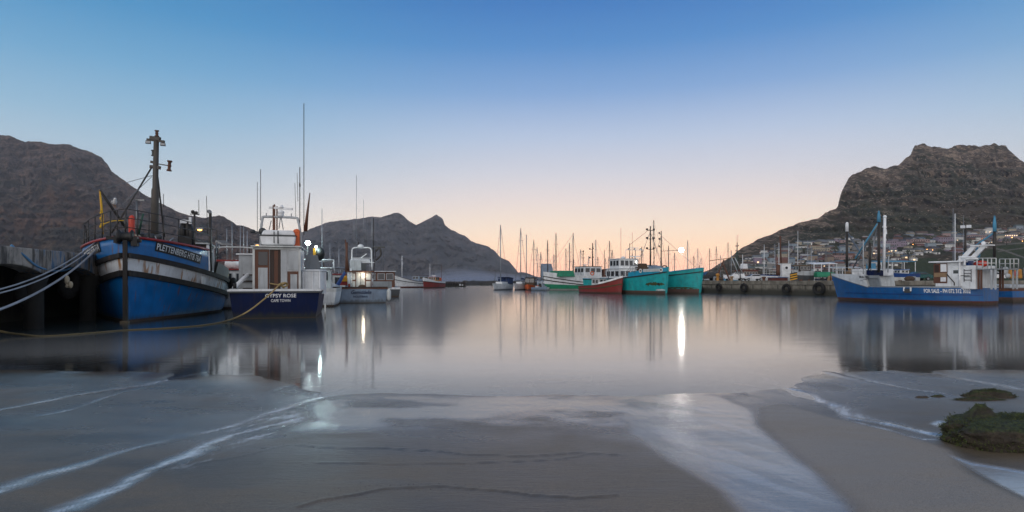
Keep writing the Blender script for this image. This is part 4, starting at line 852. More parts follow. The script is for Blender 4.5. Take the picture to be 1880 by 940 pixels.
m = MB(); p = b.w(518, 523, 25.2); [m.torus((p.x, p.y+rnd.uniform(-.1, .1), p.z+rnd.uniform(-.05, .05)), .13, .03, (rnd.uniform(-1, 1), rnd.uniform(-1, 1), 1), 12, 5) for _ in range(5)]; m.tube(sag(p, b.w(465, 507, 28), .1, 8), .03, 6); m.build('rope_coil', 'rope_tan', root)
m = MB(); m.box(b.w(597, 570, 25.9), (.3, .06, .6)); m.build('corner_guard', 'off_white', root)
m = MB(); m.tube([b.w(431, 530, 25), b.w(431, 520, 25)], .07, 8); m.build('bollard', 'black', root)

# ------------------------------------------------------------------ the pale blue boat, stern on
LG = 10; d_ = Vector((-.245, .97)); cpt = P(662, 556, 42); b = Boat('fishing_boat', 'pale blue boat seen stern on with brown-framed cabin and flybridge', 'fishing boat', (cpt.x+d_.x*LG, 42+d_.y*LG), d_); root = b.root
H = Hull(b, LG, 3.85, lambda u: 1.12+.7*max(0, u-.3)**1.3, tr=.95, um=.5, deck=(2, .8), wl=(1.5, 1), wlk=.92, rake=.2, z0=-.6)
H.build([(('z', .03), 'antifoul'), (.86, 'pale_blue'), (1.0, 'dark_wood')], inner='wood', bulw=.3, deckmat='grey'); H.strake(.9, .07, .05, 'wood', 'gunwale', transom=True)
xs = -LG
m = MB(); lettering(m, 'Gemiddelie', stern_fn(-.62, .62), 1.35, .26, .008, .3); m.build('name_lettering', 'navy', root); m = MB(); lettering(m, 'HOUTBAAI', stern_fn(-.48, .38), .95, .14, .012); m.build('port_lettering', 'navy', root)
cx0 = xs+1.3; yo = 0.0; wd = 1.62; zt = 2.15
cab = MB(); cab.box((cx0+1.7, yo, (zt+.8)/2), (3.4, wd, zt-.8)); cab = cab.build('cabin', 'white', root, .03); m = MB(); m.box((cx0+1.6, yo, zt+.04), (3.7, wd+.3, .08)); m.build('roof', 'wood', cab, .02)
for x0_, x1_, par_ in ((-.78, -.3, 0), (.3, .76, 0)):
    dd = cpanel(x0_, x1_, .85, 2.1, .04, 'wood', 'door', cab); cpanel(x0_+.08, x1_-.06, .95, 1.5, .05, 'off_white', 'door_panel', dd); cpanel(x0_+.08, x1_-.06, 1.6, 2.05, .05, 'off_white', 'door_panel', dd)
cpanel(-.28, .28, .85, 2.1, .015, 'off_white', 'doorway', cab); cpanel(-.01, .02, .86, 2.08, .03, 'dark_grey', 'door_seam', cab)
m = MB(); m.ball(cp(.19, 1.98, .12), .07, 8); lo_ = m.build('cabin_lamp', 'lamp_warm', root)
ld = bpy.data.lights.new('cabin_lamp_light', 'POINT'); ld.energy = 12; ld.color = (1, .85, .65); ld.shadow_soft_size = .1; lobj = bpy.data.objects.new('cabin_lamp_light', ld); COL.objects.link(lobj); lobj.parent = root; lobj.location = cp(.19, 1.95, .3)
m = MB(); m.box((cx0+.3, yo+.34, 2.62), (.8, .8, .75), 0, 0, .96, .96); m.build('flybridge_box', 'light_grey', root, .04); m = MB(); m.box((cx0+.2, yo-.2, 2.5), (.5, .36, .45)); m.build('crate', 'dark_grey', root, .02)
m = MB(); m.box((cx0+1.2, yo+.02, 2.95), (.9, 1.5, .3), 0, 0, .9, .9); m.build('console', 'clean_white', root, .05)
rp = lambda px, py, Y=43.5: b.w(px, py, Y)
m = MB(); m.tube(spline([rp(646, 495), rp(646, 470), rp(648, 456), rp(664, 455), rp(680, 456), rp(682, 470), rp(683, 495)], 3), .05, 7); m.tube([rp(646, 474), rp(683, 474)], .03, 6); m.tube([rp(645, 482), rp(688, 482)], .03, 6); gan = m.build('gantry', 'clean_white', root)
dome(gan, tuple(rp(662, 455)), .22); m = MB(); m.bar(rp(662, 474), rp(673, 466), .05); m.build('arm', 'clean_white', gan)
for px, py, top, r_, mt_ in ((654.5, 470, 322, .018, 'alu'), (667.5, 450, 366, .014, 'alu'), (672.5, 455, 402, .014, 'mast_grey'), (683, 460, 398, .025, 'alu'), (685.5, 475, 400, .03, 'mast_dark'), (650, 440, 405, .014, 'alu'), (658, 455, 444, .03, 'dark_wood')): lines(root, [(rp(px, py), rp(px, top))], r_, mt_, 'whip_aerial')
m = MB(); m.bar(rp(686, 454), rp(707, 454), .08); m.tube([rp(690, 458), rp(686, 500)], .03, 5); m.tube(spline([rp(690, 461), rp(697, 456), rp(699, 468), rp(690, 478)]), .07, 6); m.build('davit', 'mast_dark', root)
m = MB(); m.tube([rp(636, 500), rp(637, 445)], [.1, .07], 6); m.tube([rp(640, 500), rp(634, 440)], [.07, .04], 6); m.build('fishing_rods', 'brown_rust', root)
m = MB(); m.box(b.w(702, 523, 43), (.4, 1.3, .5), 0); m.build('side_bulwark', 'grey', root); m = MB(); m.box(b.w(641, 525, 42.3), (.15, .12, .3)); m.build('fire_extinguisher', 'red', root); m = MB(); m.ball(b.w(665, 527, 42.6), .3, 10, 0, (.7, 1, .6)); m.build('net_bundle', 'net_brown', root)
m = MB(); m.tube([b.w(640, 498, 43), b.w(641, 529, 43)], .1, 6); m.tube([b.w(644.5, 493, 43), b.w(645, 529, 43)], .07, 6); m.build('side_post', 'white', root)
m = MB(); m.prism([b.w(617, 525, 43.5), b.w(634, 498, 43.5), b.w(636, 500, 43.5), b.w(622, 527, 43.5)], (.1, .1, 0)); m.build('ramp', 'deep_blue', root); m = MB(); m.box(b.w(632, 513, 44.5), (.5, .42, .3), .2); m.box(b.w(636, 510, 44.5), (.4, .2, .3), .6); m.build('oilskins', 'yellow', root); m = MB(); m.box(b.w(632, 520, 44.6), (.6, .6, .3)); m.build('fish_box', 'red', root)
for px in (612, 714):
    m = MB(); p = b.w(px, 541, 42); m.lathe([(.05, -.4), (.14, -.3), (.15, .25), (.05, .38)], p, (0, 0, 1), 10); m.build('hull_fender', 'off_white', root)

# ------------------------------------------------------------------ trawlers and launches in the middle of the harbour
def trawler(label, px, Y, head, L, B, zs, levels, houses=(), masts=(), group=None, name='fishing_trawler', cat='trawler', strakes=(), fc=None, rail=None, gear=6, inner='light_grey', tr=.8, seed=1, deck=(1.6, .8), wl=(1.3, 1.1), rake=.12, bulw=.5, stem=None, gmats=('net_brown', 'orange', 'grey', 'rope_blue', 'black')):
    b = Boat(name, label, cat, ((px-CX)*Y/F, Y), head, group)
    zb, zm, zst = zs
    def sheer(u): return zm+(zb-zm)*max(0, (u-.42)/.58)**1.7+(zst-zm)*max(0, (.42-u)/.42)**1.7
    top = sheer if not fc else (lambda u: max(sheer(u), fc[1]+(zb-fc[1])*max(0, (u-(1-fc[0]/L))/(fc[0]/L))) if u >= 1-fc[0]/L-1e-6 else sheer(u))
    H = Hull(b, L, B, top, tr=tr, um=.5, deck=deck, wl=wl, wlk=.88, rake=rake, z0=-.6)
    if fc:
        ue = 1-fc[0]/L; H.us = sorted([u for u in H.us if abs(u-ue) > .02]+[ue-.004, ue])
    H.build(levels, inner=inner, bulw=bulw)
    for f, h, th, mt in strakes: H.strake(f, h, th, mt)
    if stem: H.stem(stem)
    for hs in houses: house(b.root, **hs)
    for m_ in masts:
        x, y, z0, z1, r, mt = m_[:6]; mo = pole(b.root, (x, y, z0), (x+(m_[6] if len(m_) > 6 else 0), y, z1), r, mt)
    if rail: H.rail(*rail)
    if gear: clutter(b.root, -L*.9, -L*.2, B*.55, max(.5, zm-bulw), gear, list(gmats), seed, .3, .75)
    return b, H
def rig(b, x, z0, z1, spread, mat='steel', r=.02, fore=None):
    pr = [((x, 0, z1), (x-.3, spread, z0)), ((x, 0, z1), (x-.3, -spread, z0))]
    if fore: pr.append(((x, 0, z1), fore))
    lines(b.root, pr, r, mat)
def yards(b, x, zs, w, mat='mast_dark', lamps=True):
    for z in zs:
        m = MB(); m.bar((x, -w/2, z), (x, w/2, z), .06); o = m.build('crosstree', mat, b.root)
        if lamps:
            for s_ in (-1, 1): m = MB(); m.box((x, s_*w/2, z+.12), (.16, .2, .2)); m.build('signal_lamp', 'mast_dark', o)

# white trawler, green below, bow to the left
b, H = trawler('white trawler with green bottom, green deck cover and black strakes, bow pointing left', 1001, 96, (-.93, -.36), 18, 5.4, (3.0, 2.15, 2.2), [(('z', .22), 'off_white'), (lambda u: .75+.9*max(0, u-.55)**1.5, 'green'), (lambda u: 2.3 if u < .3 else 2.15-.05+.85*max(0, (u-.42)/.58)**1.7, 'white')],
    houses=[dict(x0=-9.2, x1=-5.9, w=3.4, z0=1.9, z1=3.75, wall='white', roof='brown_rust', win=(2.9, 3.5, 3, 3)), dict(x0=-12.8, x1=-9.4, w=3.6, z0=1.7, z1=3.3, wall='wood', roof='brown_rust', win=(2.5, 3.1, 0, 3), name='aft_house')],
    masts=[(-4.9, 0, 2.1, 9.2, .1, 'mast_grey'), (-8.2, .4, 3.8, 7.6, .12, 'mast_dark'), (-10.6, 0, 3.3, 6.6, .06, 'mast_dark')],
    strakes=[(lambda u: .95+1.25*max(0, (u-.35)/.65)**1.9, .12, .08, 'strake'), (lambda u: .72+.95*max(0, (u-.45)/.55)**1.9, .14, .09, 'strake')], group='trawlers moored side by side', seed=11, gear=7)
m = MB(); m.box((-2.9, 0, 2.62), (2.7, 4.0, .95), 0, 0, .95, .85); m.build('deck_cover', 'green', b.root, .08); rig(b, -4.9, 2.3, 9.0, 2.2, fore=(-.3, 0, 3)); yards(b, -8.2, (5.2, 6.6), 1.1); lifebuoy(b.root, (-7.4, 1.75, 2.7), (0, 1, 0), .28); radar(b.root, (-7.0, 0, 3.85), 1.2)
m = MB(); m.tube([(-6.6, .2, 3.8), (-6.6, .2, 6.2)], .05, 6); m.bar((-6.6, -.4, 5.2), (-6.6, .8, 5.2), .05); m.bar((-6.6, -.3, 5.8), (-6.6, .7, 5.8), .05); m.ball((-6.6, .2, 6.25), .14, 8); m.build('lamp_mast', 'mast_dark', b.root)
gallows(b.root, -13.6, 3.8, 1.8, 3.6, .08, 'dark_green')
# small red boat in front
b, H = trawler('low dark red fishing boat with white bow rail, bow pointing right', 1141, 72, (.56, -.83), 6.6, 2.6, (1.85, .95, .8), [(('z', .12), 'antifoul'), (.82, 'hull_red'), (1.0, 'hull_red')], masts=[(-2.2, 0, 1.2, 4.4, .05, 'mast_grey')], strakes=[(.62, .1, .06, 'stain_green'), (1.0, .08, .06, 'wood')], group='trawlers moored side by side', seed=12, gear=4, bulw=.35, deck=(1.7, .85))
m = MB(); H_top = H.top
for side in (1, -1):
    uu = [.58, .66, .74, .82, .88, .93, .97, 1.0]; rows = [[H.pt(u, H.top(u)+dz, side, -.01) for u in uu] for dz in (.05, .27)]; rows = [r_[::-1] for r_ in rows] if side < 0 else rows; m.grid(rows[::-1]); m.grid([[v+Vector((-.02, -.05*side, 0)) for v in r_] for r_ in rows])
m.build('bow_bulwark', 'clean_white', b.root); house(b.root, -4.6, -3.1, 1.3, .7, 1.75, 'off_white', 'grey', (1.25, 1.65, 2, 2), .08, .1, name='cuddy')
# the two turquoise trawlers
TQ = [(('z', .38), 'antifoul_brown'), (lambda u: 1.75+.85*u**3, 'turquoise'), (1.0, 'turquoise_blue')]
b, H = trawler('turquoise trawler with algae-stained bow, roundels and white wheelhouse, left of its turquoise twin', 1223, 68, (.30, -.954), 13, 4.6, (3.05, 1.85, 1.9), TQ,
    houses=[dict(x0=-11, x1=-7.2, w=3.0, yc=-.5, z0=1.4, z1=3.0, wall='white', roof='white', win=(2.1, 2.7, 4, 3), name='deckhouse'), dict(x0=-10.4, x1=-7.6, w=2.6, yc=-.5, z0=3.0, z1=4.2, wall='white', roof='white', win=(3.4, 4.0, 4, 3))],
    masts=[(-3.4, 0, 2.4, 7.9, .11, 'mast_dark'), (-8.4, 0, 4.2, 6.2, .06, 'mast_dark')], strakes=[(lambda u: 1.75+.75*u**3, .12, .08, 'strake')], fc=(5.0, 2.5), group='turquoise trawlers', seed=13, rail=(.7, 'steel', .45, .7, 8), stem='turquoise')
yards(b, -3.4, (5.2, 6.4, 7.4), .9); radar(b.root, (-7.6, .3, 4.3), 1.4); dome(b.root, (-8.8, -.7, 4.28), .25); rig(b, -3.4, 2.4, 7.2, 2.0, fore=(-.5, 0, 3.0)); lines(b.root, [((-3.4, 0, 7.6), (-8.4, 0, 6.0)), ((-9.2, .8, 4.2), (-9.2, .8, 7.6)), ((-9.2, -.8, 4.2), (-9.2, -.8, 8.2))], .02, 'mast_dark', 'aerial')
m = MB(); m.tube([(-7.2, -1.2, 4.3), (-7.2, -1.2, 5.3), (-7.2, 1.2, 5.3), (-7.2, 1.2, 4.3)], .04, 6); m.bar((-7.2, -.6, 5.55), (-7.2, .6, 5.55), .08); m.build('light_bar', 'clean_white', b.root)
for y_ in (-.8, 0, .8): floodlight(b.root, (-7.15, y_, 5.4), .2, .16, .14, 0, 'mast_dark', 'clean_white')
def hull_patch(H, u0, u1, z0, z1, side, mat, seed, name='stain', out=.012, n=22):
    rr = random.Random(seed); us_ = [u0+(u1-u0)*i/n for i in range(n+1)]; m = MB(); rows = [[], []]
    for i, u in enumerate(us_):
        e = math.sin(math.pi*i/n)**.5; a = rr.uniform(.1, .5)*(z1-z0); c_ = rr.uniform(.0, .25)*(z1-z0); lo, hi = z0+a*e+(1-e)*(z1-z0)*.5, z1-c_*e-(1-e)*(z1-z0)*.5
        rows[0].append(H.pt(u, lo, side, out)); rows[1].append(H.pt(u, hi, side, out))
    if side < 0: rows = [r_[::-1] for r_ in rows]
    m.grid(rows[::-1]); return m.build(name, mat, H.b.root)
hull_patch(H, .80, .985, .78, 1.42, -1, 'algae', 3, 'algae_stain'); hull_patch(H, .9, .995, .3, .62, -1, 'off_white', 4, 'bare_paint')
m = MB(); uu = [.79+.15*i/8 for i in range(9)]; rows = [[H.pt(u, 2.52+dz+.35*(u-.8), -1, .02) for u in uu][::-1] for dz in (0, .34)]; m.grid(rows[::-1]); nb_ = m.build('name_board', 'off_white', b.root)
for u in (.765, .955):
    p = H.pt(u, 2.68+.35*(u-.8), -1, .03); q_ = H.pt(u+.004, 2.68, -1, .03); n_ = (q_-H.pt(u-.004, 2.68, -1, .03)).cross(Vector((0, 0, 1))); n_ = n_ if n_.y < 0 else -n_
    m = MB(); m.lathe([(.24, 0), (.24, .02)], p, n_, 14); rd = m.build('roundel', 'off_white', b.root); m = MB(); m.lathe([(.1, .021), (.1, .03)], p, n_, 12); m.build('hawse_hole', 'black', rd)
m = MB(); m.lathe([(.16, 0), (.16, .05)], H.pt(.93, 1.15, -1, .0), (.2, -1, 0), 10); m.build('anchor_hole', 'black', b.root)
m = MB(); m.box((-2.4, 0, 3.0), (1.2, 1.1, .5), 0, 0, .9, .9); m.build('winch_cover', 'pale_blue', b.root, .05); m = MB(); m.box((-4.2, -.6, 3.15), (.9, 1.0, .8), 0, 0, .9, .8); m.build('gear_cover', 'net_brown', b.root, .08)
b, H = trawler('turquoise trawler with brown waterline and mast lamp, the right twin nearest the pier', 1285, 70.5, (.68, -.73), 16, 4.8, (3.0, 1.75, 1.8), [(('z', .58), 'antifoul_brown'), (lambda u: 1.7+.95*u**3, 'turquoise'), (1.0, 'turquoise')],
    houses=[dict(x0=-10.2, x1=-6.8, w=3.2, z0=1.4, z1=3.4, wall='white', roof='grey', win=(2.5, 3.2, 4, 3))], masts=[(-5.2, 0, 2.1, 7.6, .09, 'mast_dark'), (-9, 0, 3.4, 5.4, .06, 'mast_grey')],
    strakes=[(lambda u: 1.72+.85*u**3, .1, .07, 'strake'), (1.0, .1, .07, 'turquoise_blue')], group='turquoise trawlers', seed=14, stem='turquoise', fc=(4.2, 2.45))
hull_patch(H, .74, .99, .5, .82, -1, 'algae', 6, 'algae_stain'); rig(b, -5.2, 2.2, 7.0, 2.0, fore=(-.4, 0, 3))
for i, z in enumerate((5.6, 6.5, 7.2)):
    m = MB(); m.bar((-5.2, -.02, z), (-5.2, -.4, z), .05); m.ball((-5.2, -.42, z+.12), .11, 8); m.build('signal_lamp', 'mast_dark', b.root)
LW = P(1251, 459, 71.5); lp = b.inv @ LW; m = MB(); m.ball(lp, .27, 14); lo_ = m.build('mast_floodlight', 'lamp_white', b.root); m = MB(); m.bar((-5.2, 0, lp.z), lp, .05); m.build('lamp_arm', 'mast_dark', b.root); lifebuoy(b.root, (-4.6, -.2, 3.0), (.5, -.8, 0), .34, 'brown_rust')
# white and red boats far left of the jetty
b, H = trawler('white fishing boat with a sweeping high bow and grey strakes near the dark jetty', 720, 128, (-.66, -.75), 11.5, 3.8, (3.0, 1.35, 1.3), [(('z', .28), 'hull_red'), (lambda u: .9+.8*max(0, (u-.4)/.6)**1.7, 'white'), (1.0, 'white')],
    houses=[dict(x0=-9.2, x1=-6.2, w=2.2, z0=1.0, z1=2.6, wall='pale_blue', roof='brown_rust', win=(1.9, 2.4, 2, 2))], masts=[(-2.6, 0, 2, 6.8, .1, 'clean_white'), (-10.4, 0, 1, 5.2, .07, 'clean_white')], strakes=[(lambda u: .92+.95*max(0, (u-.4)/.6)**1.7, .14, .08, 'dark_grey'), (lambda u: 1.3+1.6*max(0, (u-.42)/.58)**1.7, .1, .07, 'dark_grey')], group='small boats by the jetty', seed=15); rig(b, -2.6, 1.8, 6.6, 1.4)
b, H = trawler('dark red fishing boat with white bulwark and ochre wheelhouse beside the dark jetty', 778, 124, (-.34, -.94), 7.6, 3.0, (2.15, 1.35, 1.3), [(('z', .15), 'antifoul'), (lambda u: .95+.45*u*u, 'hull_red'), (1.0, 'white')],
    houses=[dict(x0=-5.4, x1=-3.6, w=1.7, z0=.9, z1=2.25, wall='ochre', roof='pink', win=(1.7, 2.2, 3, 2))], masts=[(-4.5, 0, 2.4, 4.0, .07, 'mast_grey'), (-6.8, .6, 1.2, 5.0, .05, 'brown_rust')], strakes=[(lambda u: .95+.45*u*u, .1, .06, 'strake')], group='small boats by the jetty', seed=16, gmats=('orange', 'bright_red', 'black')); radar(b.root, (-4.5, 0, 2.35), 1.0); m = MB(); m.box((-6.4, .3, 1.8), (.6, .9, .7), 0, 0, .9, .9); m.build('net_bin', 'orange', b.root, .05)
# dark timber jetty with tyres and the breakwater
jt = thing('jetty', 'short dark timber jetty with rows of piles between red boat and breakwater', 'jetty', P(833, 526, 150)); jt.location.z = 0
m = MB(); m.box((0, 1.5, 1.15), (5.9, 4, .25)); m.build('deck', 'dark_wood', jt)
for i in range(14):
    m = MB(); x = -2.8+i*.43; m.tube([(x, -.55+rnd.uniform(-.05, .05), -1.5), (x, -.55, 1.25+rnd.uniform(-.1, .18))], .12, 8); m.build('pile', 'strake', jt)
m = MB(); m.box((0, .4, .4), (5.8, .5, 1.1)); m.build('back_boarding', 'strake', jt); m = MB(); m.box((1.6, -.7, .5), (.4, .2, .4)); m.box((2.2, -.7, .45), (.35, .2, .3)); m.build('fender_block', 'light_grey', jt)
def rubble(name, label, p, q, w, h, n, cat, seed, mat='breakwater_rock'):
    rr = random.Random(seed); p, q = Vector(p), Vector(q); d = (q-p); nn = Vector((d.y, -d.x, 0)).normalized(); N = 90; prof = [(-1, -1.5), (-.9, -.2), (-.55, .45), (-.3, .9), (.3, 1.0), (.6, .5), (1, -1.2)]
    rows = [[p+d*(i/N)+nn*(-a*w/2*(1+rr.uniform(-.12, .12)))+Vector((0, 0, h*c_+rr.uniform(-.16, .16)*h)) for i in range(N+1)] for a, c_ in prof]
    m = MB(); m.grid(rows, 0, False); o = m.build(name, mat); return tag(o, label, cat)
rubble('breakwater', 'long low dark rubble breakwater on the water below the far mountain', P(850, 520, 195)*1, P(1200, 520, 205), 7, 1.15, 0, 'breakwater', 5).location.z = -1.6
# ------------------------------------------------------------------ yachts and other masts
def yacht(px, top, Y, head, L, label, hull='white', mast='alu', boom='canvas_navy', canopy=None, lean=0.0, group=None, r=.075, spread=True, cabin='white'):
    h = Vector((head[0], head[1], 0)).normalized(); mp = P(px, 515, Y); b = Boat('sailing_yacht', label, 'yacht', (mp.x+h.x*L*.42, mp.y+h.y*L*.42), h, group); zt = EYE+(HY-top)*Y/F
    H = Hull(b, L, L*.31, lambda u: .85+.25*u*u, tr=.7, um=.45, deck=(1.7, .95), wl=(1.5, 1.1), wlk=.85, rake=.6, z0=-.4); H.build([(('z', .1), 'deep_blue'), (1.0, hull)], bulw=.06, deckmat='off_white', sub=2)
    m = MB(); m.prism([(-L*.72, -L*.1, .8), (-L*.3, -L*.07, .85), (-L*.3, L*.07, .85), (-L*.72, L*.1, .8)], (0, 0, .5)); m.build('cabin', cabin, b.root, .08)
    x = -L*.42; m = MB(); m.tube([(x, 0, .8), (x+lean, 0, zt)], [r, r*.72], 8)
    for f in (.55, .78): m.bar((x+lean*f, -.5, .8+(zt-.8)*f), (x+lean*f, .5, .8+(zt-.8)*f), .04)
    m.build('mast', mast, b.root)
    if boom: m = MB(); m.tube([(x-.1, 0, 1.75), (x-.6, 0, 1.85), (x-L*.36, 0, 1.75)], [.13, .15, .09], 8); m.build('furled_sail', boom, b.root)
    if spread: lines(b.root, [((x+lean, 0, zt), (x, L*.14, .9)), ((x+lean, 0, zt), (x, -L*.14, .9)), ((x+lean, 0, zt), (-.2, 0, 1.1)), ((x+lean, 0, zt), (-L+.1, 0, .95))], .016, 'steel')
    if canopy:
        m = MB(); m.prism([(-L*.95, -L*.13, 1.9), (-L*.6, -L*.13, 2.05), (-L*.6, L*.13, 2.05), (-L*.95, L*.13, 1.9)], (0, 0, .1)); m.box((-L*.78, 0, 1.45), (L*.3, L*.24, .9)); m.build('canopy', canopy, b.root, .05)
    return b, H
b, H = yacht(919, 413, 100, (-.28, -.96), 8.0, 'white sailing yacht with navy sail and navy canopy, first from the breakwater side', canopy='canvas_navy', r=.1, group='yachts at anchor before the trawlers')
b, H = yacht(956, 419, 101, (-.3, -.95), 7.6, 'white sailing yacht moored between the navy-canopied yacht and the orange launch', r=.09, group='yachts at anchor before the trawlers'); m = MB(); m.tube([(-5.2, .4, .8), (-5.2, .4, 9.3)], .07, 8); m.build('mizzen_mast', 'alu', b.root)
b, H = trawler('small orange-red launch with dark canopy beside the moored yachts', 969, 97, (-.2, -.98), 5.5, 2.0, (.95, .65, .6), [(('z', .08), 'black'), (1.0, 'orange')], houses=[dict(x0=-4.2, x1=-1.6, w=1.6, z0=.5, z1=2.0, wall='net_brown', roof='dark_grey', win=(1.3, 1.8, 2, 2), name='canopy')], name='launch', cat='boat', gear=0, bulw=.2)
b, H = trawler('small white open dinghy moored ahead of the green-bottomed trawler', 984, 93, (-.5, -.85), 3.4, 1.4, (.75, .5, .5), [(1.0, 'white')], name='dinghy', cat='boat', gear=2, bulw=.2, seed=30); b, H = trawler('small pale blue open dinghy close under the green-bottomed trawler bow', 1003, 91.5, (.5, -.85), 3.4, 1.4, (.7, .5, .5), [(1.0, 'pale_blue')], name='dinghy', cat='boat', gear=2, bulw=.2, seed=31)
b, H = yacht(980, 440, 106, (-.3, -.95), 8, 'sailing yacht with a grey mast left of the tall grey-blue shed', mast='mast_grey', group='yachts at anchor before the trawlers'); b, H = yacht(986, 453, 118, (.2, -.95), 8, 'sailing yacht with a thin pale mast just left of the tall grey-blue shed', group='yachts at anchor before the trawlers')
sh = thing('shed', 'tall narrow grey-blue shed behind the green-bottomed trawler bow', 'shed', P(1005, 515, 125)); sh.location.z = 0
m = MB(); m.prism([(-1.15, 0, -1.5), (1.15, 0, -1.5), (1.15, 0, 3.9), (.8, 0, 5.0), (-1.15, 0, 5.0)], (0, 2.5, 0)); m.build('wall', 'pale_blue', sh); m = MB(); m.box((-.2, -.04, 2.0), (1.6, .08, 1.0)); m.build('shutter', 'grey', sh); m = MB(); m.box((0, -.05, .2), (2.3, .1, 1.8)); m.build('door', 'dark_green', sh)
MASTS = [(993, 463, 120), (1005.5, 441, 116), (1017, 467, 140), (1020.8, 428, 122), (1039, 456, 124), (1045.5, 446, 118), (1053, 476, 150), (1066, 458, 128), (1081, 470, 140), (1094, 440, 121), (1098, 472, 150), (1111, 474, 145), (1120, 442, 120), (1123.5, 459, 132), (1161, 464, 128), (1171, 476, 150), (1178, 453, 125), (1201, 404, 118), (1213, 474, 140), (1227.5, 451, 126), (1238, 464, 134), (1262.5, 441, 124), (1274, 470, 140), (1281.5, 456, 136), (1287, 473, 150), (1303, 456, 158), (1314.6, 452, 156), (1323, 468, 172), (1337, 445, 160), (1342.5, 459, 168), (1403, 449, 160), (1423, 448, 162), (1430, 446, 164), (1448, 442, 172), (1464.5, 424, 160), (1483, 442, 162), (1490, 452, 170), (1501, 463, 168), (1516.5, 450, 164)]
marks = [(997, 'left of the tall grey-blue shed'), (1043, 'behind the green-bottomed trawler bow'), (1088, 'behind the green-bottomed trawler wheelhouse'), (1143, 'behind the dark red boat'), (1222, 'behind the algae-stained turquoise trawler'), (1286, 'behind the turquoise trawler with the mast lamp'), (1326, 'beyond the left end of the pier'), (1400, 'beyond the two white parked cars'), (1456, 'beyond the white tug house'), (1530, 'beyond the green-tarped boat')]
from collections import defaultdict
cnt = defaultdict(list)
for q in MASTS: cnt[next(mk for lim, mk in marks if q[0] < lim)].append(q)
ordw = ['first', 'second', 'third', 'fourth', 'fifth', 'sixth', 'seventh']
rr = random.Random(21)
for mk, lst in cnt.items():
    tall = min(lst, key=lambda q: q[1])
    for i, (px, top, Y) in enumerate(lst):
        mt_ = rr.choice(['alu', 'alu', 'mast_grey', 'clean_white'] if px > 1380 else ['mast_grey', 'alu', 'mast_dark'])
        lab = ('yacht with the tallest mast ' if (px, top, Y) == tall and len(lst) > 1 else 'yacht with mast %s from left ' % ordw[i])+mk if len(lst) > 1 else 'yacht with a lone bare mast '+mk
        yacht(px, top, Y, (rr.uniform(-1, 1), -rr.uniform(.5, 1)), rr.uniform(7, 10), lab, hull=rr.choice(['white', 'white', 'pale_blue', 'off_white', 'deep_blue']), mast=mt_, boom=rr.choice(['canvas_navy', 'tarp_blue', 'off_white', 'canvas', None]), lean=rr.uniform(-.15, .15), group='yachts moored in the marina', r=rr.uniform(.075, .105))
# small launches packed along the old quay, behind the navy boat and the pale blue boat
def launch(label, px, Y, head, L, B, zh, hull, wall, roof, hz, seed, mast=(), rimmed=None, raftmat=None, win=True, wmat=None):
    b, H = trawler(label, px, Y, head, L, B, (zh+.5, zh, zh), [(('z', .1), 'antifoul'), (.8, hull), (1.0, 'white' if hull != 'white' else 'off_white')], houses=[dict(x0=-L*.78, x1=-L*.42, w=B*.62, z0=zh-.3, z1=hz, wall=wall, roof=roof, win=(hz-.75, hz-.2, 3, 2) if win else None)], masts=mast, group='boats rafted along the old quay', name='motor_boat', cat='boat', seed=seed, gear=4)
    if rimmed: m = MB(); w_ = B*.62/2+.1; m.tube([(-L*.78, -w_, hz+.55), (-L*.42, -w_, hz+.55), (-L*.42, w_, hz+.55), (-L*.78, w_, hz+.55), (-L*.78, -w_, hz+.55)], .05, 6); [m.tube([(x_, y_, hz), (x_, y_, hz+.55)], .03, 5) for x_ in (-L*.78, -L*.42) for y_ in (-w_, w_)]; m.build('top_rail', rimmed, b.root)
    if raftmat: raft(b.root, (-L*.7, 0, hz+.34), 1.2, .28, (0, 1, 0), raftmat)
    return b, H
b, H = launch('white boat with red roof rail and a liferaft, between blue trawler and navy stern', 428, 42, (-.25, .97), 9, 3.2, 1.0, 'white', 'white', 'red', 2.15, 41, mast=((-6.5, .2, 2.2, 5.0, .03, 'alu'), (-6.3, -.4, 2.2, 4.8, .025, 'alu'), (-6.4, .5, 2.2, 4.6, .03, 'alu')), rimmed='red', raftmat='clean_white'); b.root.location.y = 33+9; b.root.location.x = (428-CX)*34/F-.25*9
m = MB(); m.tube(spline([(-7, -1.1, 2.2), (-7, -1.1, 3.2), (-7, -.9, 3.45), (-7, .9, 3.45), (-7, 1.1, 3.2), (-7, 1.1, 2.2)], 3), .04, 6); m.build('arch', 'off_white', b.root)
b, H = launch('white boat under blazing cyan-white floodlights behind the navy boat cabin', 572, 45, (-.27, .96), 10, 3.3, 1.1, 'white', 'light_grey', 'white', 2.3, 42, mast=((-6.8, .5, 2.3, 4.2, .05, 'mast_grey'), (-6.5, -.4, 2.3, 6.2, .03, 'alu')), rimmed='clean_white'); b.root.location = ((575-CX)*36/F-.27*10, 36+9.6, 0)
bpy.context.view_layer.update(); b.inv = b.root.matrix_world.inverted()
for i, (px, py, r_, en) in enumerate(((565, 446, .14, 220), (580.5, 453.5, .08, 50))):
    p = b.inv @ P(px, py, 37.0); m = MB(); m.ball(p, r_, 12); m.build('floodlight', 'lamp_cyan' if i == 0 else 'lamp_warm', b.root); m = MB(); m.tube([p+Vector((.0, 0, -.1)), (p.x+.5, p.y, 2.3)], .014, 5); m.build('lamp_post', 'mast_dark', b.root)
    ld = bpy.data.lights.new('floodlight_light', 'POINT'); ld.energy = en; ld.color = (.72, 1, 1); ld.shadow_soft_size = .2; lo_ = bpy.data.objects.new('floodlight_light', ld); COL.objects.link(lo_); lo_.parent = b.root; lo_.location = p+Vector((-.45, -.1, -.1))
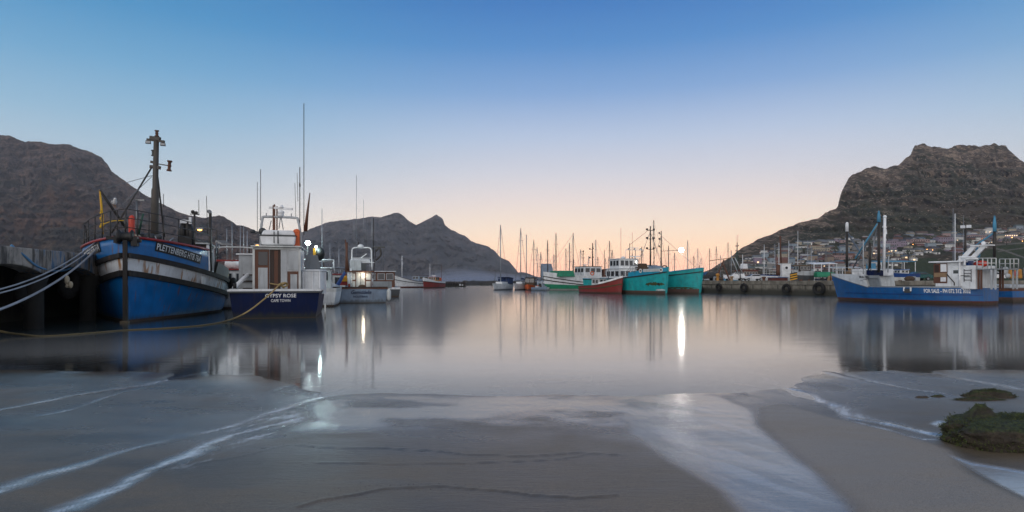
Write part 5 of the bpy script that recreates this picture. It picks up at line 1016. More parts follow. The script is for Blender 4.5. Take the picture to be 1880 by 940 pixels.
m = MB(); p = b.inv @ P(577, 465, 36.6); m.box(p, (.2, .14, .6)); m.build('oilskin', 'yellow', b.root); m = MB(); m.ball(b.inv @ P(586, 466, 37), .42, 10, 0, (.8, .8, 1)); m.build('net_bundle', 'black', b.root)
for i, (lab, px, Y, hd, L, B, zh, hc, wc, rc_, hz, rim, ms) in enumerate((
    ('white and red boat with tubular frame, right of the floodlit boat', 604, 50, (-.4, .9), 9, 3, 1.0, 'white', 'off_white', 'red', 2.0, 'alu', ((-5, 0, 2, 4.6, .04, 'alu'), (-6, .6, 1.5, 4.0, .05, 'mast_dark'))),
    ('small grey boat with slanted white davit left of the pale blue boat', 622, 58, (-.4, .9), 8, 2.8, .9, 'grey', 'white', 'white', 1.9, None, ((-4, 0, 1.6, 4.6, .05, 'alu'),)),
    ('brown-cabined boat with white roof just right of the pale blue boat', 703, 62, (-.3, .95), 9, 3, .9, 'dark_grey', 'brown_rust', 'white', 2.4, None, ((-5, 0, 2.4, 4.8, .04, 'mast_grey'),)),
    ('pale boat with a stubby dark mast in the gap left of the pale blue boat', 590, 70, (-.45, .9), 9, 3, 1.0, 'pale_blue', 'white', 'grey', 2.4, 'white', ((-5, 0, 2.4, 5.2, .06, 'mast_dark'),)),
    ('dark hulled boat with cream cabin far along the old quay', 634, 88, (-.5, -.85), 9, 3, 1.1, 'dark_grey', 'off_white', 'white', 2.6, None, ((-5, 0, 2, 5.6, .05, 'alu'), (-3, 0, 1.4, 4.4, .04, 'mast_dark'))),
    ('navy-hulled boat with white cabin behind the weathered blue trawler stern', 455, 55, (-.3, .95), 9, 3, 1.1, 'navy', 'white', 'white', 2.4, 'clean_white', ((-5, 0, 2.4, 6.0, .05, 'alu'), (-5.6, .5, 2.4, 6.4, .04, 'alu'))))):
    bb, H = launch(lab, px, Y, hd, L, B, zh, hc, wc, rc_, hz, 50+i, ms, rim)
    k = -hd[1] > 0
    if not k: bb.root.location = ((px-CX)*Y/F+hd[0]*L*.5, Y+hd[1]*L*.5, 0)
# slim masts of boats hidden behind, along the old quay

# ------------------------------------------------------------------ the pier on the far side
PZ = 1.50
pa, pb, pc, pe = Vector((24.2, 78, 0)), Vector((33.5, 62, 0)), Vector((58, 50, 0)), Vector((150, 30, 0))
m = MB(); m.prism([(x, y, PZ-.01) for x, y in ((24.6, 78.4), (33.9, 62.5), (58.2, 50.6), (150, 30.8), (260, 60), (260, 150), (70, 150), (36, 112))], (0, 0, -.2)); tag(m.build('pavement', 'quay_concrete'), kind='structure')
pw = thing('quay_wall', 'weathered concrete pier wall with hanging tyres in front of the parked cars', 'quay', (0, 0, 0)); pw.location = pa
def ppart(mb, name, mat, bev=0): o = mb.build(name, mat, None, bev); o.location = o.location-pa; o.parent = pw; return o
def wall_run(p, q, n_):
    d = (q-p); nn = Vector((d.y, -d.x, 0)).normalized(); nn = nn if nn.y < 0 else -nn; L = d.length; d.normalize(); rr = random.Random(n_); k = 0.0
    while k < L-.1:
        w = min(rr.uniform(2.6, 4.2), L-k); a, c_ = p+d*(k+.015), p+d*(k+w-.015); m = MB(); m.prism([a+Vector((0, 0, -2.5)), c_+Vector((0, 0, -2.5)), c_+Vector((0, 0, PZ-.42)), a+Vector((0, 0, PZ-.42))], -nn*1.2); ppart(m, 'wall_block', 'quay_concrete', .05)
        o = nn*rr.uniform(.05, .16); m = MB(); m.prism([a+o+Vector((0, 0, PZ-.42)), c_+o+Vector((0, 0, PZ-.42)), c_+o+Vector((0, 0, PZ+rr.uniform(0, .06))), a+o+Vector((0, 0, PZ+rr.uniform(0, .06)))], -nn*1.3); ppart(m, 'coping', 'quay_concrete', .04); k += w
    return nn
nn1 = wall_run(pa, pb, 1); nn2 = wall_run(pb, pc, 2); wall_run(pc, pe, 3)
m = MB(); m.prism([pa+Vector((0, 0, -2.5)), pa+Vector((9, 30, -2.5)), pa+Vector((9, 30, PZ)), pa+Vector((0, 0, PZ))], (.8, -.2, 0)); ppart(m, 'end_wall', 'quay_concrete')
def on_wall(px, p=pa, q=pb):
    k = (px-CX)/F; d = q-p; t = (k*p.y-p.x)/(d.x-k*d.y); return p+d*t
for px, py, rp_, lab in ((1288, 531, 8, 'black tyre at the pier corner beside the turquoise trawler'), (1323, 527, 7, 'black tyre on the pier wall below the yellow bollard'), (1369, 528, 8, 'black tyre on the pier wall below the two white parked cars'), (1447, 530, 9, 'black tyre on the pier wall below the striped barrier'), (1507, 530, 12, 'widest black tyre on the pier wall, beside the FOR SALE boat bow')):
    p = on_wall(px); Rr = rp_*p.y/F; tyre(lab, (p.x+nn1.x*.33, p.y+nn1.y*.33, EYE-(py-HY)*p.y/F), nn1, Rr*.72, Rr*.3, lines_to=(p.x+nn1.x*.1, p.y+nn1.y*.1, PZ-.05))
def at_wall(px, back): p = on_wall(px); return Vector((p.x, p.y, 0))-nn1*back
def bollard(px, back, label, mat='ochre', h=.75):
    p = at_wall(px, back); m = MB(); m.lathe([(.2, 0), (.16, .1), (.15, h*.6), (.25, h*.72), (.24, h*.9), (.1, h)], (p.x, p.y, PZ), (0, 0, 1), 12); return tag(m.build('bollard', mat), label, 'bollard', 'bollards on the pier')
bollard(1310.5, .7, 'ochre mooring bollard at the left end of the pier', h=.95); bollard(1338, .5, 'low pale bollard in front of the white off-roader', 'pale_wood', .6); bollard(1397, .5, 'low rusty bollard in front of the white saloon tail', 'brown_rust', .5)
# parked cars
def car(label, p, rz, kind='saloon', paint_='car_white', group='cars parked on the pier', L=4.4):
    o = thing('parked_car', label, 'car', p, rz, group); suv = kind == 'suv'; W = 1.72; k = L/4.4
    prof = [(-2.2, .42), (-2.2, .85), (-1.95, .98), (-1.2, 1.0), (1.0, .96), (1.95, .84), (2.2, .66), (2.2, .38)] if not suv else [(-2.2, .5), (-2.2, 1.0), (-2.15, 1.08), (.7, 1.08), (1.9, 1.0), (2.2, .9), (2.2, .45)]
    cab = [(-1.75, .98), (-1.05, 1.4), (.25, 1.42), (1.05, .96)] if not suv else [(-2.12, 1.08), (-1.98, 1.68), (.05, 1.7), (.75, 1.08)]
    m = MB(); prof = [(x*k, z) for x, z in prof]; cab = [(x*k, z) for x, z in cab]
    m.prism([(x, W/2, z) for x, z in prof][::-1], (0, -W, 0)); vs = [(x, s_*(W/2-.04-.12*(z > 1.1)), z) for s_ in (1, -1) for x, z in cab]; m.add(vs, [(0, 1, 2, 3), (7, 6, 5, 4), (0, 4, 5, 1), (1, 5, 6, 2), (2, 6, 7, 3)]); bd = m.build('body', paint_, o, .06)
    for s_ in (1, -1):
        q = [(cab[0][0]+.25, .0, cab[0][1]+.05), (cab[1][0]+.1, 0, cab[1][1]-.07), (cab[2][0]-.05, 0, cab[2][1]-.07), (cab[3][0]-.2, 0, cab[3][1]+.05)]
        m = MB(); m.prism([(x, s_*(W/2-.025-.12*(z > 1.1)*.9), z) for x, _, z in q], (0, s_*.012, 0)); m.build('side_window', 'glass', o)
        for x in (-1.32*k, 1.36*k):
            m = MB(); m.lathe([(.2, -.1), (.31, -.09), (.32, 0), (.31, .09), (.2, .1)], (x, s_*(W/2-.08), .32), (0, 1, 0), 16); wh_ = m.build('wheel', 'rubber', o); m = MB(); m.lathe([(.19, .0), (.17, .03)], (x, s_*(W/2+.02), .32), (0, s_, 0), 12); m.build('rim', 'alu', wh_)
        m = MB(); m.box((2.19*k, s_*.6, .72), (.06, .36, .13)); m.build('headlight', 'clean_white', o); m = MB(); m.box((-2.2*k, s_*.66, .82), (.05, .24, .16)); m.build('tail_light', 'red', o)
    for a, c_, nm in ((cab[0], cab[1], 'rear_window'), (cab[3], cab[2], 'windscreen')):
        m = MB(); d = Vector((c_[0]-a[0], 0, c_[1]-a[1])); pa_ = Vector((a[0], 0, a[1]))+d*.12; pb_ = Vector((a[0], 0, a[1]))+d*.9; nrm_ = Vector((d.z, 0, -d.x)).normalized(); nrm_ = nrm_ if (nrm_.x > 0) == (nm == 'windscreen') else -nrm_
        m.prism([pa_+Vector((0, W/2-.16, 0)), pb_+Vector((0, W/2-.24, 0)), pb_+Vector((0, -W/2+.24, 0)), pa_+Vector((0, -W/2+.16, 0))], nrm_*.02); m.build(nm, 'glass', o)
    m = MB(); m.box((2.2*k, 0, .48), (.1, W*.96, .2)); m.box((-2.2*k, 0, .52), (.1, W*.96, .2)); m.build('bumper', 'grey' if paint_ != 'car_dark' else 'black', o, .03); return o
def ground_at(px, Y): return (P(px, 515, Y).x, Y, PZ)
car('white off-roader parked on the pier, left of the white saloon', ground_at(1348, 134), R(172), 'suv', L=4.3); car('white saloon parked on the pier, right of the white off-roader', ground_at(1382.5, 133), R(184), 'saloon')
car('dark van-like car half hidden by gear at the left end of the pier', ground_at(1298, 118), R(190), 'suv', 'car_dark')
# boats and gear standing in the yard on the pier
def yard_boat(label, px, Y, head, L, B, zs, levels, houses, masts=(), seed=60, z=PZ+.35, **k):
    b, H = trawler(label, px, Y, head, L, B, zs, levels, houses=houses, masts=masts, name='yard_boat', cat='boat', group='boats laid up in the yard', seed=seed, gear=3, **k); b.root.location.z = z
    m = MB(); m.box((-L*.3, 0, -.3), (.3, B*.9, .5)); m.box((-L*.7, 0, -.3), (.3, B*.9, .5)); m.bar((-L*.85, .3, -.45), (-L*.15, .3, -.45), .12); m.bar((-L*.85, -.3, -.45), (-L*.15, -.3, -.45), .12); m.build('cradle', 'brown_rust', b.root); return b, H
b, H = yard_boat('laid-up trawler with a dark red row-windowed wheelhouse behind the white cars', 1330, 146, (-.95, -.3), 14, 3.8, (2.6, 1.7, 1.7), [(('z', .5), 'tarp_blue'), (.6, 'tarp_sky'), (1.0, 'white')], [dict(x0=-8.4, x1=-4.0, w=3.2, z0=1.4, z1=3.6, wall='brown_rust', roof='red', win=(2.6, 3.2, 3, 5), frame='off_white')], [(-3.6, 0, 1.6, 10.3, .16, 'mast_dark'), (-5.2, 0, 3.6, 7.4, .1, 'clean_white')], 61, z=.4)
yards(b, -3.6, (6.8, 8.2, 9.4), .9); m = MB(); m.box((-5.4, .2, 4.6), (1.3, 1.4, 1.2), 0, 0, .8, .8); m.build('chart_house', 'clean_white', b.root, .05); lines(b.root, [((-3.3, .3, 1.5), (-3.3, .3, 8.8))], .08, 'dark_green', 'derrick'); lines(b.root, [((-3.4, .2, 10.2), (-3.4, .2, 12.2)), ((-3.9, -.1, 10.2), (-3.9, -.1, 12.2))], .025, 'mast_grey', 'whip_aerial')
m = MB(); m.prism([(-12.5, -1.7, 1.6), (-3, -1.7, 1.75), (-3, 1.7, 1.75), (-12.5, 1.7, 1.6)], (0, 0, .5)); m.build('deck_cover', 'clean_white', b.root, .1)
b, H = yard_boat('white launch with an open white rail frame, on a blue trailer beyond the pier edge', 1398, 124, (-.98, -.2), 6.2, 2.2, (1.1, .9, .9), [(.35, 'light_grey'), (.8, 'white'), (1.0, 'deep_blue')], [], (), 62, z=PZ+.2)
m = MB()
for x in np.linspace(-5.6, -1.0, 7): m.tube([(x, -.95, .85), (x, -.95, 2.3)], .035, 5)
for z in (1.3, 1.8, 2.3): m.tube([(-5.6, -.95, z), (-1.0, -.95, z)], .035, 5); m.tube([(-5.6, .95, z), (-1.0, .95, z)], .035, 5)
m.build('railing', 'clean_white', b.root); m = MB(); m.box((-3.2, 0, 2.36), (4.8, 2.0, .08)); m.build('awning', 'off_white', b.root)
tg = thing('wheelhouse_hut', 'white tug wheelhouse with a dark round porthole, standing on the pier', 'wheelhouse', ground_at(1440.5, 92)); m = MB(); m.box((0, 0, 1.55), (1.35, 1.3, 2.0)); bx_ = m.build('wall', 'clean_white', tg, .05); m = MB(); m.lathe([(.2, 0), (.2, .03)], (0, -.66, 1.95), (0, -1, 0), 14); m.build('porthole', 'glass', bx_); m = MB(); m.box((-1.0, .1, .22), (2.4, 1.5, .44)); m.build('base', 'antifoul', tg, .04); m = MB(); m.box((-1.0, .1, .49), (2.5, 1.6, .08)); m.build('deck', 'deep_blue', tg); m = MB(); m.tube([(-.9, .2, .8), (-.9, .2, 2.4)], .3, 8); m.build('funnel', 'brown_rust', tg)
m = MB(); m.box((0, 0, 2.6), (1.5, 1.45, .08)); m.build('roof', 'off_white', tg); m = MB(); m.tube([(-.3, .5, 2.6), (-.42, .5, 5.2), (-.45, .5, 6.6)], [.13, .1, .14], 8); m.ball((-.45, .5, 6.7), .12, 8); m.build('mast', 'brown_rust', tg)
bar = thing('barrier', 'yellow and black striped barrier leaning at the pier edge', 'barrier', at_wall(1448.5, .9)+Vector((0, 0, PZ))); m = MB(); ys = MB()
for i in range(6): (m if i % 2 else ys).prism([(-.45, 0, .05+i*.13), (.35, 0, .22+i*.13), (.35, 0, .35+i*.13), (-.45, 0, .18+i*.13)], (0, .06, 0))
ys.build('yellow_stripe', 'yellow', bar); m.build('black_stripe', 'black', bar); m = MB(); m.bar((.3, .1, 0), (.1, .1, 1.0), .07); m.bar((-.3, .1, 0), (-.1, .1, .9), .07); m.build('leg', 'dark_grey', bar)
b, H = yard_boat('grey laid-up boat with windowed wheelhouse beside the striped barrier', 1455, 88, (-.97, -.25), 3.2, 1.6, (1.35, 1.2, 1.2), [(.45, 'dark_grey'), (1.0, 'light_grey')], [dict(x0=-2.6, x1=-.55, w=1.3, z0=1.1, z1=1.95, wall='dark_wood', roof='pale_wood', win=(1.4, 1.8, 2, 3), frame='off_white')], [(-1.4, 0, 1.9, 3.4, .03, 'alu')], 63, z=PZ+.25)
m = MB(); m.prism([(-1.3, 0, 0), (1.3, 0, 0), (1.3, .1, .55), (1.1, .2, .72), (-1.2, .2, .75), (-1.3, .1, .6)], (0, 1.4, 0)); o = m.build('boat_cover', 'green', None, .06); o.location = Vector(ground_at(1512, 88))+Vector((0, 0, .55)); tag(o, 'green tarp-covered small boat hull at the right end of the pier', 'boat')
ts = MB(); ts.box((0, 0, .25), (2.6, 1.2, .12)); ts.lathe([(.25, -.1), (.25, .1)], (-.5, -.6, .25), (0, 1, 0), 12); ts.lathe([(.25, -.1), (.25, .1)], (.3, -.6, .25), (0, 1, 0), 12); o = ts.build('trailer', 'black'); o.location = Vector(ground_at(1512, 88)); tag(o, 'low dark trailer under the green tarp-covered boat', 'trailer')
def shelter(label, px, Y, w, d, h, roof, name='awning_shelter', post='clean_white', rail=True):
    o = thing(name, label, 'shelter', ground_at(px, Y)); m = MB(); m.prism([(-w/2, 0, h-.1), (w/2, 0, h), (w/2, d, h+.25), (-w/2, d, h+.2)], (0, 0, .1)); m.build('roof', roof, o)
    for x in (-w/2+.1, -w/6, w/6, w/2-.1):
        for y in (.1, d-.1): m = MB(); m.bar((x, y, 0), (x, y, h-.05), .09); m.build('post', post, o)
    if rail: m = MB(); [m.bar((-w/2, .1, z), (w/2, .1, z), .05) for z in (.5, .95)]; m.build('railing', post, o)
    return o
shelter('white flat awning on posts above the green-tarped boat', 1516, 108, 4.2, 3, 3.0, 'clean_white'); shelter('white-railed walkway with thin posts behind the FOR SALE boat bow', 1556, 116, 5.5, 2, 2.4, 'off_white', 'walkway'); shelter('sky blue canopy with white posts behind the FOR SALE boat foredeck', 1650, 112, 6.4, 4, 3.5, 'tarp_sky')
car('dark green hatchback parked between sky blue canopy and FOR SALE wheelhouse', ground_at(1682, 97), R(180), 'saloon', 'car_green'); car('white car seen through the open frame of the FOR SALE boat', ground_at(1814, 95), R(170), 'saloon')
b, H = yard_boat('blue laid-up motor boat with long white pole on its deck, left of the green hatchback', 1630, 92, (-.98, -.2), 5.0, 2.0, (1.1, .95, .95), [(.4, 'off_white'), (1.0, 'deep_blue')], [dict(x0=-3.2, x1=-1.6, w=1.2, z0=.8, z1=1.5, wall='white', roof='tarp_blue', win=(1.1, 1.4, 2, 2))], [], 64, z=PZ+.15)
m = MB(); m.tube([b.W((.4, -1.1, 1.35+PZ)), b.W((-5.0, -1.2, 1.75+PZ))], .09, 8); tag(m.build('spar', 'clean_white'), 'long white spar lying across the blue laid-up motor boat', 'spar')
o = thing('net_pile', 'heap of orange and yellow nets hung at the right picture edge', 'nets', ground_at(1862, 66)); m = MB()
m.box((.05, 0, .78), (1.5, .5, 1.05), .05, 0, .95, .8); m.build('yellow_net', 'ochre', o, .15); m = MB(); m.box((0, -.2, .8), (.55, .3, .55), .1, 0, .9, .9); m.build('red_net', 'fish_red', o, .1); m = MB(); m.tube([(-1.2, .2, 0), (-1.2, .2, 1.6)], .06); m.tube([(-1.2, .2, 1.5), (1.2, .2, 1.35)], .03); m.tube([(1.2, .2, 0), (1.2, .2, 1.45)], .06); m.build('frame', 'mast_grey', o); m = MB(); m.ball((-.85, .1, 1.1), .36, 10, 0, (1, .6, 1.3)); m.ball((-.75, -.1, .55), .3, 9, 0, (1, .7, .9)); m.build('white_sack', 'light_grey', o)
def heap(label, px, Y, mats, seed, w=1.5):
    o = thing('gear_heap', label, 'fishing gear', ground_at(px, Y)); rr = random.Random(seed)
    for mt in mats:
        m = MB()
        c = (rr.uniform(-w*.4, w*.4), rr.uniform(-.3, .3)); s_ = rr.uniform(.25, .5); m.box((c[0], c[1], s_*.6), (s_*1.6, s_, s_*1.2), rr.uniform(-.5, .5), 0, .8, .8); m.build('crate', mt, o, .05)
    m = MB(); m.ball((0, -.2, .25), .5, 10, 0, (1.3, .8, .7)); m.build('net', 'net_brown', o); return o
heap('dark gear heap beside the ochre bollard', 1318, 84, ('dark_grey', 'brown_rust', 'grey'), 3); heap('blue and brown crates left of the FOR SALE boat bow', 1534, 70, ('tarp_blue', 'pale_wood', 'brown_rust'), 4); heap('blue crates behind the FOR SALE boat foredeck', 1668, 74, ('deep_blue', 'deep_blue', 'grey'), 5)
cr_ = thing('derrick_frame', 'rust-brown derrick legs leaning behind the left end of the pier', 'derrick', ground_at(1326, 104)); m = MB(); m.bar((-1.2, 0, 0), (.3, 0, 3.6), .18); m.bar((1.3, 0, 0), (.2, 0, 2.8), .2); m.build('leg', 'brown_rust', cr_); m = MB(); m.bar((-2.2, .2, 3.4), (2.2, .2, 4.0), .12); m.build('boom', 'pale_wood', cr_); m = MB(); m.tube([(2.2, .2, 4.0), (3.6, .2, 1.2)], .08); m.tube([(1.6, .2, 4.2), (2.9, .2, 1.0)], .08); m.build('strut', 'light_grey', cr_)
for px, top, Y, mt_, lab in ((1284, 487, 82, 'mast_dark', 'short dark post at the pier corner'), (1359, 496, 76, 'black', 'black post at the pier edge between the two white cars'), (1525, 500, 66, 'brown_rust', 'rusty post at the pier end by the FOR SALE boat bow')):
    p = ground_at(px, Y); m = MB(); m.tube([p, (p[0], p[1], EYE+(HY-top)*Y/F)], [.07, .05], 7); tag(m.build('post', mt_), lab, 'post')

# ------------------------------------------------------------------ the blue boat for sale
hd = (-.472, .881); b = Boat('fishing_boat', 'blue and white boat with FOR SALE lettering along its side, moored at the right', 'fishing boat', (25.7, 48.0), hd); root = b.root
L = 10.3
def shf(u): return 1.98+.12*(u-.7)/.3 if u >= .655 else 1.12+.02*(1-u)
H = Hull(b, L, 4.5, shf, tr=.45, um=.3, deck=(1.9, .85), wl=(1.6, 1.0), wlk=.9, rake=.28, z0=-.6); H.sheer = lambda u: 1.4+.6*max(0, (u-.5)/.5); H.us = sorted([u for u in H.us if abs(u-.655) > .02]+[.6545, .656])
H.build([(('z', .24), 'antifoul'), (lambda u: 1.08 if u < .655 else 1.05+.90*((u-.655)/.345), 'sale_blue'), (shf, 'white')], inner='off_white', bulw=.7, deckmat='grey')
H.strake(('z', .62), .06, .03, 'deep_blue', u1=.9); H.strake(lambda u: shf(u) if u < .655 else 1.05+.90*((u-.655)/.345), .05, .04, 'grey', 'gunwale', u1=.99)
uS, uE = H.u_at(1697, .9, 1), H.u_at(1791, .9, 1)
H.name_text('FOR SALE - PH 072 312 3032', 1, uS, (uS-uE)*L*1.0, .735, .265, 'clean_white', .022, out=.04)
uB = H.u_at(1578, 1.8, 1); H.name_text('BRACHA', 1, uB, .9, 1.73, .17, 'black', .02, out=.03); H.name_text('LUDERITZ', 1, uB-.028, .55, 1.61, .08, 'navy', .015, out=.03); H.name_text('CTA', 1, uB, .24, 1.5, .1, 'navy', .015, out=.03)
m = MB(); pf = [H.pt(.655, 1.1, 1), H.pt(.655, 1.1, -1), H.pt(.655, 1.96, -1), H.pt(.655, 1.96, 1)]; m.prism([v+Vector((-.02, 0, 0)) for v in pf], (-.05, 0, 0)); m.build('break_bulkhead', 'off_white', root)
m = MB(); a_, c_ = H.pt(.655, 1.92, 1), H.pt(.555, 1.92, 1); m.prism([a_, c_, c_+Vector((0, 0, -.2)), a_+Vector((0, 0, -.2))], (0, -.06, 0)); m.bar(c_+Vector((0, -.03, 0)), H.pt(.555, 1.1, 1)+Vector((0, -.03, 0)), .08); m.prism([H.pt(.655, 1.12, 1, -.1), H.pt(.56, 1.12, 1, -.1), H.pt(.56, 1.75, 1, -.1), H.pt(.655, 1.75, 1, -.1)], (0, -.05, 0)); m.build('shelter_screen', 'grey', root)
fr_ = MB(); uu = [.66, .72, .78, .84, .9, .95, .99]
for side in (1, -1):
    base = [H.pt(u, shf(u), side, -.06) for u in uu]
    for p in base: fr_.tube([p, p+Vector((0, 0, .5))], .018, 5)
    for hh in (.25, .5): fr_.tube([p+Vector((0, 0, hh)) for p in base], .016, 5)
fr_.build('railing', 'light_grey', root); bx = lambda px, py, Y=44: b.w(px, py, Y)
m = MB(); m.box((-2.7, 0, 2.15), (1.7, 2.4, .5)); m.build('foredeck_box', 'clean_white', root, .04); m = MB(); m.box((-3.4, .9, 2.1), (.5, 1.3, .42)); m.build('fish_bin', 'navy', root, .03); m = MB(); m.box((-.9, 0, 2.25), (.5, .8, .4), .2); m.box((-1.3, .3, 2.2), (.4, .4, .3), .6); m.build('crate', 'pale_wood', root, .03); m = MB(); m.box((-2.2, -.6, 2.6), (.5, .5, .5)); m.build('blue_drum', 'tarp_sky', root, .05)
lines(root, [(bx(1613.5, 500), bx(1613.5, 407))], .1, 'mast_dark', 'mast'); m = MB(); m.tube([bx(1613.5, 408), bx(1613.5, 398), bx(1613.5, 387)], [.13, .12, .05], 8); m.build('wrapped_sail', 'tarp_sky', root); lines(root, [(bx(1623, 497), bx(1624.5, 398))], .1, 'clean_white', 'mast'); m = MB(); m.ball(bx(1624.5, 398), .13, 8); m.bar(bx(1621, 416), bx(1627, 418), .12); m.bar(bx(1626, 421), bx(1627, 430), .1); m.build('mast_fitting', 'clean_white', root)
lines(root, [(bx(1555, 498, 47), bx(1555, 424, 47))], .1, 'mast_dark', 'foremast'); m = MB(); m.tube([bx(1555, 425, 47), bx(1555, 411, 47), bx(1555.5, 408, 47)], [.12, .11, .07], 8); m.build('foremast_head', 'clean_white', root); m = MB(); m.box(bx(1556, 406.5, 47), (.16, .1, .14)); m.build('signal_lamp', 'dark_grey', root)
lines(root, [(bx(1611, 410), bx(1570, 475, 45))], .06, 'tarp_sky', 'boom'); lines(root, [(bx(1612, 412), bx(1566, 492, 46)), (bx(1556, 427, 47), bx(1588, 478, 45)), (bx(1557, 430, 47), bx(1600, 497, 44)), (bx(1610, 420), bx(1597, 478)), (bx(1608, 430), bx(1594, 496))], .05, 'steel', 'rigging'); lines(root, [(bx(1585, 503), bx(1585, 441)), (bx(1630, 500), bx(1632, 470))], .04, 'light_grey', 'pole'); lines(root, [(bx(1597, 492), bx(1597, 446))], .09, 'mast_dark', 'derrick_post')
# wheelhouse aft
x0 = -L+.9
W0 = b.w(1712, 527, 40.2); W1 = b.w(1797, 527, 37.9)
xa, xb_ = W1.x+.05, W0.x-.1
m = MB(); m.box(((xa+xb_)/2-.2, .35, 1.75), (xb_-xa-.9, 2.5, 1.5)); ho = m.build('wheelhouse', 'white', root, .04)
fh = MB(); fh.box((xb_-.62, .35, 1.85), (1.5, 2.4, 1.75), 0, 0, .96, .96); fho = fh.build('front_house', 'white', root, .04); m = MB(); m.box((xb_-.55, .35, 2.77), (2.0, 2.75, .09)); m.build('roof', 'clean_white', fho, .02)
def yfix(px, py, y=1.62):                                    # the point of the boat's port side (plane y) seen at a pixel
    k = (px-CX)/F; a = b.W((0, y, 0)); Y = (a.x-a.y*b.h.x/b.h.y)/(k-b.h.x/b.h.y); v = b.w(px, py, Y); return v
def spanel(px0, px1, py0, py1, th, mat, name, Y=39.6, par=None):
    a = yfix(px0, py0, 1.55); c_ = yfix(px1, py1, 1.55); m = MB(); m.box(((a.x+c_.x)/2, 1.545+th/2, (a.z+c_.z)/2), (abs(a.x-c_.x), th, abs(a.z-c_.z))); return m.build(name, mat, par or fho, .01)
pw_ = spanel(1714, 1739, 484, 520, .02, 'wood', 'door'); spanel(1716.5, 1724, 487, 500, .035, 'dark_wood', 'door_window', par=pw_); spanel(1727, 1738, 485, 499, .035, 'clean_white', 'window_board', par=pw_); spanel(1715, 1738.5, 501, 508.5, .03, 'pale_wood', 'wood_panel', par=pw_); spanel(1727, 1737, 509, 517, .035, 'clean_white', 'lower_board', par=pw_)
m = MB(); a, c_ = b.w(1712, 482, 39.8), b.w(1746, 482, 39.0)
for dx in (0, .55): m.prism([Vector((xb_-1.0-dx, 1.2, 2.82)), Vector((xb_-1.35-dx, 1.2, 2.82)), Vector((xb_-2.1-dx, 1.2, 3.72)), Vector((xb_-1.8-dx, 1.2, 3.72))], (0, -.12, 0))
m.build('mast_strut', 'clean_white', root); m = MB(); m.box((xb_-2.35, 1.0, 3.76), (1.1, .6, .07)); m.ball((xb_-2.4, 1.0, 3.9), .13, 8); m.build('radar_platform', 'clean_white', root)
m = MB(); v0, v1 = yfix(1750, 496), yfix(1761, 502); m.box(((v0.x+v1.x)/2, 1.61, (v0.z+v1.z)/2), (abs(v0.x-v1.x), .03, abs(v0.z-v1.z))); m.build('window', 'glass', ho, .05); m = MB(); q_ = [yfix(px, py) for px, py in ((1738, 503), (1752, 519), (1752, 524))]; m.tube(q_, .03, 6); m.tube([yfix(1759, 506), yfix(1780, 506)], .02, 5); m.build('handrail', 'mast_dark', ho)
m = MB()
for px in (1770, 1783): m.tube([yfix(px, 494), yfix(px, 517)], .025, 5)
for py in (496, 502, 508, 514): m.tube([yfix(1770, py), yfix(1783, py)], .022, 5)
m.build('ladder', 'mast_grey', ho)
for pts in (((1762, 527), (1762, 474), (1765, 472.5), (1792, 472)), ((1771, 488), (1771.5, 478), (1776, 475.5), (1796, 475))): m = MB(); m.tube(spline([yfix(*q) for q in pts], 3), .065, 8); m.build('pipe_frame', 'clean_white', root)
for y in (1.6, -1.2):
    m = MB()
    for px in (1793.5, 1804, 1813, 1820, 1828.5): p = yfix(px, 493); q = yfix(px, 474); m.tube([(p.x, y, p.z), (q.x, y, q.z)], .035, 5)
    for py in (474, 483, 493): p = yfix(1793.5, py); q = yfix(1828.5, py); m.tube([(p.x, y, p.z), (q.x, y, q.z)], .028, 5)
    m.build('upper_railing', 'off_white', root)
m = MB(); a, c_ = yfix(1793, 493), yfix(1829, 493); m.box(((a.x+c_.x)/2, .2, a.z-.04), (abs(a.x-c_.x), 2.9, .07)); m.build('aft_deck', 'grey', root)
for px, mt_ in ((1796, 'brown_rust'), (1801, 'brown_rust'), (1820, 'light_grey'), (1827, 'light_grey')): p = yfix(px, 527); q = yfix(px, 493); [MB().bar((p.x, y_, 1.0), (p.x, y_, q.z-.06), .09).build('deck_post', mt_, root) for y_ in (1.58, -1.1)]
m = MB(); p = yfix(1801, 483, .6); m.ball((p.x, .6, p.z-.05), .36, 12, 0, (1.2, .8, .6)); m.build('life_float', 'bright_red', root); m = MB(); p = yfix(1777, 484, .6); m.box((p.x, .7, p.z-.1), (.5, .6, .6)); m.build('blue_crate', 'deep_blue', root, .03); m = MB(); m.ball(tuple(yfix(1795, 466, .5)), .3, 8, 0, (.5, .5, 1.5)); m.build('blue_cover', 'tarp_sky', root)
for px, top, bot, r_, mt_, nm in ((1750, 383, 482, .016, 'alu', 'whip_aerial'), (1753.5, 392, 482, .028, 'clean_white', 'whip_aerial'), (1772.5, 420, 475, .07, 'mast_dark', 'mast'), (1826, 424, 474, .09, 'mast_dark', 'mast'), (1769, 395, 475, .012, 'alu', 'whip_aerial')): p = yfix(px, bot, .3); q = yfix(px, top, .3); lines(root, [((p.x, .3, p.z), (q.x, .3, q.z))], r_, mt_, nm)
m = MB(); p, q = yfix(1826, 425, .3), yfix(1826, 396, .3); m.tube([p, (p+q)/2, q], [.11, .1, .04], 8); m.build('wrapped_sail', 'tarp_sky', root); m = MB(); p = yfix(1774, 416, .3); m.box((p.x-.15, .3, p.z), (.2, .2, .18)); m.box((p.x+.2, .3, p.z), (.2, .2, .18)); m.build('floodlight', 'clean_white', root); lines(root, [(yfix(1824, 428, .3), yfix(1768, 466, .3))], .05, 'tarp_sky', 'boom')
